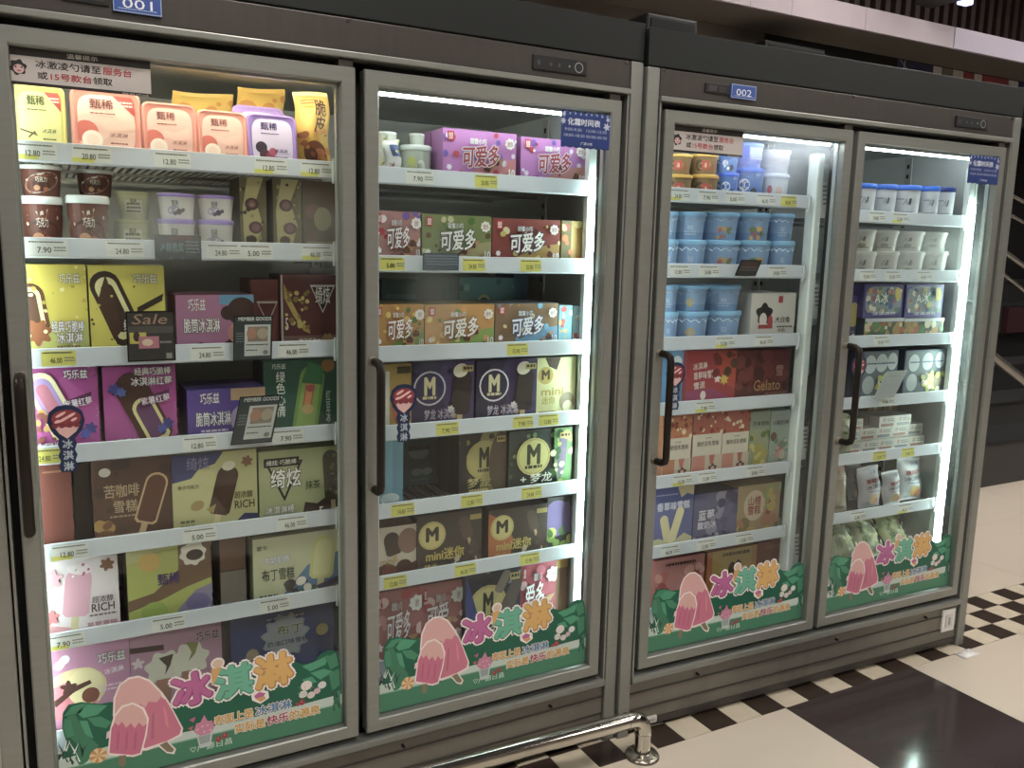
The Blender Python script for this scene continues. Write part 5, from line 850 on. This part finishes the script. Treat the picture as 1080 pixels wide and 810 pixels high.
# ================================================================ ON THE GLASS
GY = .0143
def sticker(d, name, look, poly, base_mat, ops_draw, cat='sticker'):
    """poly in door coordinates (x from the door's left edge, z from its top)"""
    u = 1 if d < 3 else 2; x0 = -DG-DW if d % 2 else 0
    b = M(); b.prism(poly, -.0003, 0, base_mat); ops_draw(b)
    xm = sum(p[0] for p in poly)/len(poly); zm = min(p[1] for p in poly); shift(b, -xm, 0, -zm)
    o = b.build(name); place(o, u, x0+xm, GY, zm); return tag(o, look, cat)
def rect(x0, x1, z0, z1): return [(x0, z0), (x1, z0), (x1, z1), (x0, z1)]
def pl(b, poly, col, L, m=None):
    cx = sum(p[0] for p in poly)/len(poly); cz = sum(p[1] for p in poly)/len(poly); y = -.0003-L*.00008
    b.add([(x, y, z) for x, z in poly], [tuple(range(len(poly)))], m or mat(col))
def tx(b, s, cx, cz, w_, h_, col, L, rot=0, oc=None, ow=.06, bold=.012):
    art(b, 1, 1, [('t', s, cx, cz, w_, h_, mat(col), dict(rot=rot, oc=mat(oc) if oc else None, ow=ow, bold=bold))], lambda x, z, dd: (x, -.0003-(L+dd)*.00008, z), 1, False)
# notices on doors 1 and 3
def notice(d, X0, X1, Y0, Y1, where):
    u = 1 if d < 3 else 2; o0 = -DG-DW if d % 2 else 0
    a = at(u, X0, Y0, y=GY); x0 = max(a.x-o0, FWX+.0012); x1 = at(u, X1, Y0+14, y=GY).x-o0; z1 = min(a.z, -FWZ-.0008); z0 = at(u, X0, Y1, y=GY).z; w_ = x1-x0; h_ = z1-z0
    def dr(b):
        pl(b, rect(x0, x1, z1-h_*.22, z1), '#1e1714', 1); pl(b, rect(x0, x1, z0, z0+h_*.085), '#1e1714', 1)
        tx(b, '温馨提示', x0+w_*.5, z1-h_*.1, w_*.22, h_*.13, '#bcb6ae', 2)
        pl(b, [(p[0], p[1]) for p in flower(x0+w_*.05, z0+h_*.46, h_*.2, 6, .12)], '#1e1714', 2); pl(b, ell(x0+w_*.055, z0+h_*.42, h_*.13, h_*.12), '#d0a8a4', 3); pl(b, ell(x0+w_*.035, z0+h_*.47, h_*.02, h_*.03), '#1e1714', 4); pl(b, ell(x0+w_*.075, z0+h_*.47, h_*.02, h_*.03), '#1e1714', 4); pl(b, ell(x0+w_*.055, z0+h_*.37, h_*.05, h_*.02), '#a84848', 4)
        tx(b, '冰激凌勺请至', x0+w_*.40, z0+h_*.60, w_*.46, h_*.21, '#241c1a', 4, 0, None, 0, .02); tx(b, '服务台', x0+w_*.75, z0+h_*.60, w_*.21, h_*.21, '#b02c34', 4, 0, None, 0, .02)
        tx(b, '或', x0+w_*.215, z0+h_*.3, w_*.07, h_*.2, '#241c1a', 4, 0, None, 0, .02); tx(b, '15号款台', x0+w_*.415, z0+h_*.3, w_*.29, h_*.2, '#b02c34', 4, 0, None, 0, .02); tx(b, '领取', x0+w_*.64, z0+h_*.3, w_*.14, h_*.2, '#241c1a', 4, 0, None, 0, .02)
        tx(b, '服务热线', x0+w_*.88, z0+h_*.03, w_*.2, h_*.05, '#a8a29a', 2)
    sticker(d, 'notice_sign', f'white and black notice about ice cream spoons, top of the {where}', rect(x0, x1, z0, z1), mat('#bdb7b4', .5), dr, 'sign')
notice(1, 9.5, 158, 46, 88, 'leftmost door'); notice(3, 711, 784, 131, 160, 'third door')
def timetable(d, X0, X1, Y0, Y1, where):
    u = 1 if d < 3 else 2; o0 = -DG-DW if d % 2 else 0; yy = -.0008
    a = at(u, X0, Y0, y=yy); x0 = a.x-o0; x1 = at(u, X1, Y0+4, y=yy).x-o0; z1 = a.z; z0 = at(u, X0, Y1, y=yy).z; w_ = x1-x0; h_ = z1-z0
    pts = [(x0, z0)]
    n = 14
    for i in range(n): pts += [(x0+w_*(i+.5)/n, z0+(.02*h_ if i % 2 else -.01*h_)), (x0+w_*(i+1)/n, z0)]
    pts += [(x1, z1)]
    for i in range(n): pts += [(x1-w_*(i+.5)/n, z1+(.015*h_ if i % 2 else -.02*h_)), (x1-w_*(i+1)/n, z1)]
    def dr(b):
        rr = random.Random(3)
        for i in range(9): pl(b, flower(x0+w_*(.06+.11*i), z1-h_*(.04+.03*rr.random()), h_*.035, 6, .3), '#8f9fc0', 1)
        for cx, cz, r in ((.04, .72, .07), (.93, .66, .09), (.95, .86, .05), (.05, .9, .05)): pl(b, flower(x0+w_*cx, z0+h_*cz, h_*r, 6, .35), '#b4c0d4', 2)
        for i in range(8): pl(b, flower(x0+w_*(.2+.11*i), z0+h_*.035, h_*.03, 6, .3), '#1c2338', 1)
        tx(b, '化霜时间表', x0+w_*.46, z0+h_*.72, w_*.66, h_*.19, '#c6cfe0', 3, 0, None, 0, .03)
        tx(b, '9:00-9:30   12:00-12:30', x0+w_*.5, z0+h_*.5, w_*.86, h_*.08, '#9fabcc', 3); tx(b, '18:00-18:30 00:00-00:30', x0+w_*.5, z0+h_*.34, w_*.88, h_*.08, '#9fabcc', 3)
        tx(b, '广源冷柜', x0+w_*.52, z0+h_*.13, w_*.24, h_*.08, '#c6cfe0', 3)
    o = sticker(d, 'defrost_timetable', f'blue defrost timetable stuck on the top right corner of the {where}', pts, mat('#2a3d78', .4), dr, 'sign')
    p, _ = product(u, 0, 0, 0); o.location = o.location + (L2W(u, 0, -.0003-GY, 0)-L2W(u, 0, 0, 0))
timetable(2, 592.5, 644, 116, 154.5, 'second door'); timetable(4, 1023, 1055, 163, 193, 'rightmost door')
# cone shaped hanging stickers by the handles
def danglers(d, X, Y0, Y1, where):
    u = 1 if d < 3 else 2; o0 = -DG-DW if d % 2 else 0
    a = at(u, X, Y0, y=GY); h_ = a.z-at(u, X, Y1, y=GY).z; cx = a.x-o0; z0 = a.z-h_; r = h_*.235
    def P(x, z): return (cx+x*h_, z0+z*h_)
    out = [P(-.1, 0), P(.1, 0), P(.12, .1), P(.09, .17), P(.12, .25), P(.09, .33), P(.12, .42), P(.1, .5), P(.2, .62), P(.24, .76), P(.21, .9), P(.1, .985), P(0, 1), P(-.12, .985), P(-.22, .9), P(-.25, .76), P(-.2, .62), P(-.11, .5), P(-.13, .42), P(-.1, .33), P(-.13, .25), P(-.1, .17), P(-.13, .1)]
    def dr(b):
        pl(b, [P(-.17, .7), P(.18, .7), P(.12, .6), P(0, .5), P(-.1, .58)], '#d8a8a4', 1)
        pl(b, [P(.19*math.cos(t)*1.02, .80+.13*math.sin(t)) for t in [i*math.pi/8 for i in range(16)]], '#8c2430', 2)
        for i, (x, z, w1) in enumerate(((-.07, .86, .1), (.06, .84, .09), (-.03, .79, .12), (.1, .78, .06), (-.12, .76, .05))): pl(b, ell(*P(x, z), w1*h_*.8, .02*h_, .5, 12), '#e8b8b4', 3+i)
        for i, x in enumerate((-.15, -.06, .04, .13)): pl(b, ell(*P(x, .70), .045*h_, .04*h_, 0, 12), '#7a1c28', 8)
        for i, s in enumerate('冰淇淋'): tx(b, s, *P(0, .42-.165*i), .13*h_, .13*h_, '#aebcc8', 9, 0, '#6a7c90', .05)
    sticker(d, 'cone_sticker', f'red and navy ice cream cone sticker beside the handle of the {where}', out, mat('#1e2c4c', .4), dr)
danglers(1, 69, 427, 498, 'leftmost door'); danglers(2, 426, 405, 466, 'second door'); danglers(3, 713.5, 382, 432, 'third door'); danglers(4, 907, 375, 421, 'rightmost door')
# promotional decal, traced once on the leftmost door
def T(X, Y):
    p = at(1, X/2.842, 525+Y/2.842, y=GY); return (p.x+DG+DW, p.z)
def TP(*pts): return [T(*p) for p in pts]
GL_, GR_, GB_ = FWX+.0045, DW-FWX-.0045, -DH+FWZ+.0045
def decal(d, where):
    zr = lambda t: GB_+t
    a = T(190, 630)
    out = [(GL_, GB_), (GR_, GB_), (GR_, T(1022, 560)[1])] + TP((1018, 490), (1010, 462), (985, 455), (958, 470), (940, 495), (905, 497), (880, 488), (800, 520), (700, 560), (600, 590), (520, 620), (330, 612), (300, 618), (245, 612), (205, 620), (188, 645), (186, 690), (200, 735), (190, 770), (175, 778)) + [(GL_, T(172, 800)[1])]
    def dr(b):
        L = 1
        st = [(GL_, GB_+.0405), (GR_, GB_+.0405), (GR_, GB_+.062), (GR_-.10, GB_+.058), (GR_-.2, GB_+.055), (GL_+.2, GB_+.058), (GL_+.10, GB_+.066), (GL_, GB_+.06)]
        pl(b, st, '#bccfc6', 1)
        pl(b, rect(GL_, GR_, GB_, GB_+.0405), '#2f7f5c', 2); pl(b, rect(GL_, GR_, GB_+.0395, GB_+.042), '#6fb08e', 3)
        tx(b, '♡广源日昌', (GL_+GR_)/2, GB_+.019, .075, .013, '#b8d4c4', 4)
        # foliage, left and right
        trunk = TP((200, 655), (225, 650), (262, 710), (296, 742), (262, 790), (240, 806), (225, 780), (236, 745), (205, 712)); pl(b, trunk, '#267a58', 2)
        for q in (((190, 655), (215, 625), (262, 612), (240, 645)), ((228, 645), (262, 618), (322, 622), (292, 650), (250, 660)), ((192, 662), (212, 665), (222, 712), (200, 720), (188, 690)), ((238, 668), (262, 668), (280, 722), (256, 708)), ((262, 660), (302, 655), (335, 672), (318, 690), (284, 684))): L += 1; pl(b, TP(*q), '#359a72' if L % 2 else '#2d8a64', 3)
        for q in (((905, 505), (950, 488), (985, 470), (975, 500), (930, 520)), ((975, 478), (1005, 465), (1016, 500), (990, 515)), ((930, 525), (970, 512), (1000, 520), (960, 545)), ((985, 525), (1016, 512), (1018, 560), (995, 580)), ((905, 545), (935, 535), (950, 552), (918, 560)), ((1000, 585), (1020, 575), (1020, 640), (1000, 640))): L += 1; pl(b, TP(*q), '#359a72' if L % 2 else '#2a8560', 3)
        rr = random.Random(5)
        for i in range(16):
            X = 178+rr.random()*70; Y = 800-rr.random()*45; w_ = 3; a_ = rr.random()*50-25; pl(b, TP((X-w_, Y), (X+w_, Y), (X+a_, Y-34)), '#15463a' if i % 3 else '#dce8e0', 4)
        for i in range(8):
            X = 1002+rr.random()*14; Y = 640-rr.random()*50; pl(b, TP((X-3, Y), (X+3, Y), (X-8+rr.random()*16, Y-26)), '#1a5040', 4)
        # candy
        c = T(295, 772); r = .0142; pl(b, ell(c[0], c[1], r, r, 0, 26), '#e2c58a', 5)
        for i in range(6):
            t = i*math.pi/3; pl(b, [c, (c[0]+r*math.cos(t), c[1]+r*math.sin(t)), (c[0]+r*math.cos(t+.26), c[1]+r*math.sin(t+.26)), (c[0]+r*math.cos(t+.52), c[1]+r*math.sin(t+.52))], '#c98a48', 6)
        # popsicles
        pl(b, TP((338, 650), (340, 600), (356, 560), (385, 538), (415, 532), (450, 545), (485, 580), (505, 608), (522, 640), (549, 690), (545, 712), (500, 735), (440, 757), (425, 757), (400, 700), (345, 700)), '#e9dcd8', 7)
        pl(b, TP((472, 742), (502, 728), (528, 752), (522, 768), (500, 765)), '#e9dcd8', 7)
        pl(b, TP((478, 740), (500, 730), (522, 754), (516, 762), (500, 760)), '#7f7454', 8)
        pl(b, TP((344, 650), (346, 600), (362, 562), (388, 543), (415, 538), (447, 550), (480, 584), (496, 612), (480, 640), (440, 640), (400, 650)), '#d9a3a0', 8)
        pl(b, TP((418, 615), (436, 628), (445, 610), (470, 612), (482, 596), (496, 604), (518, 640), (543, 690), (538, 708), (500, 728), (434, 750), (424, 740), (440, 690)), '#cd6a88', 9)
        pl(b, TP((488, 620), (500, 640), (506, 690), (496, 680)), '#dd7a92', 10); pl(b, TP((455, 650), (462, 640), (462, 720), (452, 725)), '#b85a7a', 10)
        pl(b, TP((330, 690), (342, 650), (365, 622), (398, 612), (432, 628), (446, 660), (440, 710), (424, 768), (400, 776), (330, 772), (322, 765)), '#e9dcd8', 11)
        pl(b, TP((356, 772), (378, 770), (376, 800), (368, 805), (354, 800)), '#7f7454', 12); pl(b, TP((320, 702), (332, 695), (332, 716), (318, 722)), '#e0c4c8', 10)
        pl(b, TP((337, 690), (346, 654), (368, 628), (397, 618), (426, 632), (440, 662), (438, 685), (390, 700)), '#dba8a2', 12)
        pl(b, TP((334, 690), (344, 672), (354, 682), (366, 670), (378, 688), (392, 674), (404, 690), (416, 672), (428, 684), (440, 676), (434, 712), (420, 764), (398, 770), (328, 764)), '#cb6286', 13)
        for x_ in (352, 378, 404): pl(b, TP((x_, 700), (x_+7, 698), (x_+3, 752), (x_-4, 754)), '#b85678', 14)
        # headline
        def big(s, X, Y, wX, hY, col, oc2, rot, L0):
            c = T(X, Y); w_ = T(X+wX/2, Y)[0]-T(X-wX/2, Y)[0]; h_ = T(X, Y-hY/2)[1]-T(X, Y+hY/2)[1]
            tx(b, s, c[0], c[1], w_, h_, '#ebe6e2', L0, rot, None, 0, .13)
            tx(b, s, c[0], c[1], w_, h_, oc2, L0+2, rot, None, 0, .075); tx(b, s, c[0]-.0008, c[1]+.001, w_, h_, col, L0+4, rot, None, 0, .045)
            return c, w_, h_
        big('冰', 576, 572, 112, 92, '#c0589a', '#9a3a78', .06, 14); big('淇', 700, 548, 110, 90, '#58b494', '#2c8a70', .04, 20); big('淋', 820, 516, 108, 92, '#dcaa48', '#b87c2c', .04, 26)
        for X, Y, c_ in ((560, 605, '#c0589a'), (592, 600, '#c0589a'), (600, 590, '#b04c8a'), (690, 590, '#58b494'), (722, 578, '#4aa486'), (800, 552, '#dcaa48'), (836, 545, '#d09a3c')):
            c = T(X, Y); pl(b, ell(c[0], c[1], .0042, .009, 0, 12), '#ebe6e2', 13); pl(b, ell(c[0], c[1]+.001, .0026, .007, 0, 12), c_, 32)
        c = T(652, 500); pl(b, ell(c[0], c[1]+.003, .0125, .0115, 0, 18), '#ebe6e2', 19); pl(b, ell(c[0], c[1]+.003, .0092, .0085, 0, 18), '#d8b8a0', 33); pl(b, TP((632, 512), (664, 505), (638, 562)), '#d8a050', 34)
        pl(b, TP((752, 590), (775, 572), (803, 578), (806, 598), (780, 616), (755, 606)), '#ebe6e2', 25); pl(b, TP((760, 592), (776, 580), (795, 584), (788, 594), (766, 600)), '#c0589a', 34); pl(b, TP((764, 600), (792, 592), (796, 600), (780, 610)), '#d8a050', 35)
        # slogan
        def sl(s, X0, X1, Ym, col, oc, hY=27):
            a_ = T(X0, Ym); c_ = T(X1, Ym-(X1-X0)*.235); h_ = T(X0, Ym-hY/2)[1]-T(X0, Ym+hY/2)[1]
            tx(b, s, (a_[0]+c_[0])/2, (a_[1]+c_[1])/2, (c_[0]-a_[0]), h_, '#e6dfd0', 15, math.atan2(c_[1]-a_[1], c_[0]-a_[0]), None, 0, .09)
            tx(b, s, (a_[0]+c_[0])/2, (a_[1]+c_[1])/2, (c_[0]-a_[0]), h_, col, 17, math.atan2(c_[1]-a_[1], c_[0]-a_[0]), None, 0, .03)
        sl('表面上是', 642, 758, 669, '#c8982c', 0); sl('冰淇淋', 766, 872, 640, '#3c7cb4', 0); sl('实际是', 704, 794, 692, '#c8982c', 0); sl('快乐', 800, 864, 668, '#a82c5c', 0); sl('的源泉', 868, 958, 652, '#c8982c', 0)
        # cup with pink swirl, berries, white scoops
        pl(b, TP((586, 702), (638, 690), (632, 742), (598, 750)), '#b9c6c4', 15); pl(b, TP((594, 715), (630, 706), (628, 730), (600, 738)), '#94a4a4', 16)
        pl(b, TP((580, 700), (588, 675), (600, 672), (612, 650), (622, 668), (636, 666), (642, 688), (628, 705), (600, 712)), '#c87a9c', 17)
        for X, Y in ((592, 694), (606, 684), (622, 680), (612, 700), (630, 694)): c = T(X, Y); pl(b, ell(c[0], c[1], .0026, .0018, .6, 10), '#e0a8c0', 18)
        for X, Y, r_ in ((655, 722, .0055), (674, 711, .0055), (905, 612, .0062), (892, 618, .004)): c = T(X, Y); pl(b, ell(c[0], c[1], r_, r_, 0, 16), '#a02c38', 16); pl(b, ell(c[0]-.001, c[1]+.0015, r_*.3, r_*.3, 0, 8), '#d06a70', 17)
        pl(b, TP((566, 665), (586, 655), (580, 672)), '#b85a7c', 15); pl(b, TP((562, 690), (580, 682), (574, 698)), '#a86a5c', 15)
        for X, Y, r_, c_ in ((965, 560, .0085, '#cfd4ce'), (918, 562, .0112, '#ddd6ce'), (908, 588, .0085, '#ccd2c6'), (932, 590, .0078, '#d8ccc8'), (950, 578, .0068, '#d0b4b8')): c = T(X, Y); pl(b, ell(c[0], c[1], r_, r_*.9, 0, 18), c_, 15)
        for i in range(26):
            X = 892+rr.random()*62; Y = 604-rr.random()*40; c = T(X, Y); pl(b, ell(c[0], c[1], .0009, .0009, 0, 6), ['#7a9a7c', '#b86a78', '#5c7a6a'][i % 3], 16)
    sticker(d, 'ice_cream_decal', f'green ice cream decal with pink popsicles across the foot of the {where}', out, mat('#20604c', .4), dr, 'decal')
for d in (1, 2, 3, 4): decal(d, DOORN[d])
# ================================================================ FLOOR ITEMS
e = bpy.data.objects.new('bumper_rail', None); C.objects.link(e); e.location = (.6376, -.0895, 0)
tag(e, 'low chrome bumper rail along the foot of the near freezer', 'rail')
b = M(); r_ = .019; zt = .098
pts = [(0, 0, .004), (0, 0, zt-.035), (-.003, 0, zt-.02), (-.012, .0005, zt-.007), (-.026, .001, zt-.001), (-.045, .0015, zt), (-.5, .018, zt+.002), (-1.5, .05, zt+.004)]
b.tube(pts, r_, CHROME, 22); q = b.build('rail_pipe', True); q.parent = e
b = M(); b.lathe([(.0195, .012), (.022, .010), (.036, .008), (.040, .004), (.041, 0.0), (.0001, 0)], mat('#a39d92', .25, .9, .1, 40)); q = b.build('floor_flange', True); q.parent = e
b = M(); b.tube([(-.044, .0015, zt), (-.049, .0015, zt)], r_+.0012, CHROME, 22); q = b.build('weld_collar', True); q.parent = e; b = M(); b.tube([(0, 0, zt-.042), (0, 0, zt-.037)], r_+.0012, CHROME, 22); q = b.build('weld_collar', True); q.parent = e
for t in (.6, 2.2, 3.8, 5.4):
    b = M(); b.tube([(.031*math.cos(t), .031*math.sin(t), .006), (.031*math.cos(t), .031*math.sin(t), .0125)], .0045, CHROME, 8); q = b.build('bolt', True); q.parent = e
p = at(1, 1020, 690, z=-ZF); b = M(); rr = random.Random(4)
n = 9; v = []
for j in range(n):
    for i in range(n): v.append(((i/(n-1)-.5)*.07, (j/(n-1)-.5)*.035, .003+.012*rr.random()*math.sin(math.pi*i/(n-1))*math.sin(math.pi*j/(n-1))))
b.add(v, [(j*n+i, j*n+i+1, (j+1)*n+i+1, (j+1)*n+i) for j in range(n-1) for i in range(n-1)], mat('#d8d6d4', .15)); v2 = [(x, y, 0.0002) for x, y, z in v]; b.add(v2, [(j*n+i, (j+1)*n+i, (j+1)*n+i+1, j*n+i+1) for j in range(n-1) for i in range(n-1)], mat('#d8d6d4', .15))
o = b.build('plastic_scrap', True); o.location = (p.x, p.y, 0); tag(o, 'crumpled clear plastic scrap on the floor by the freezer corner', 'litter')
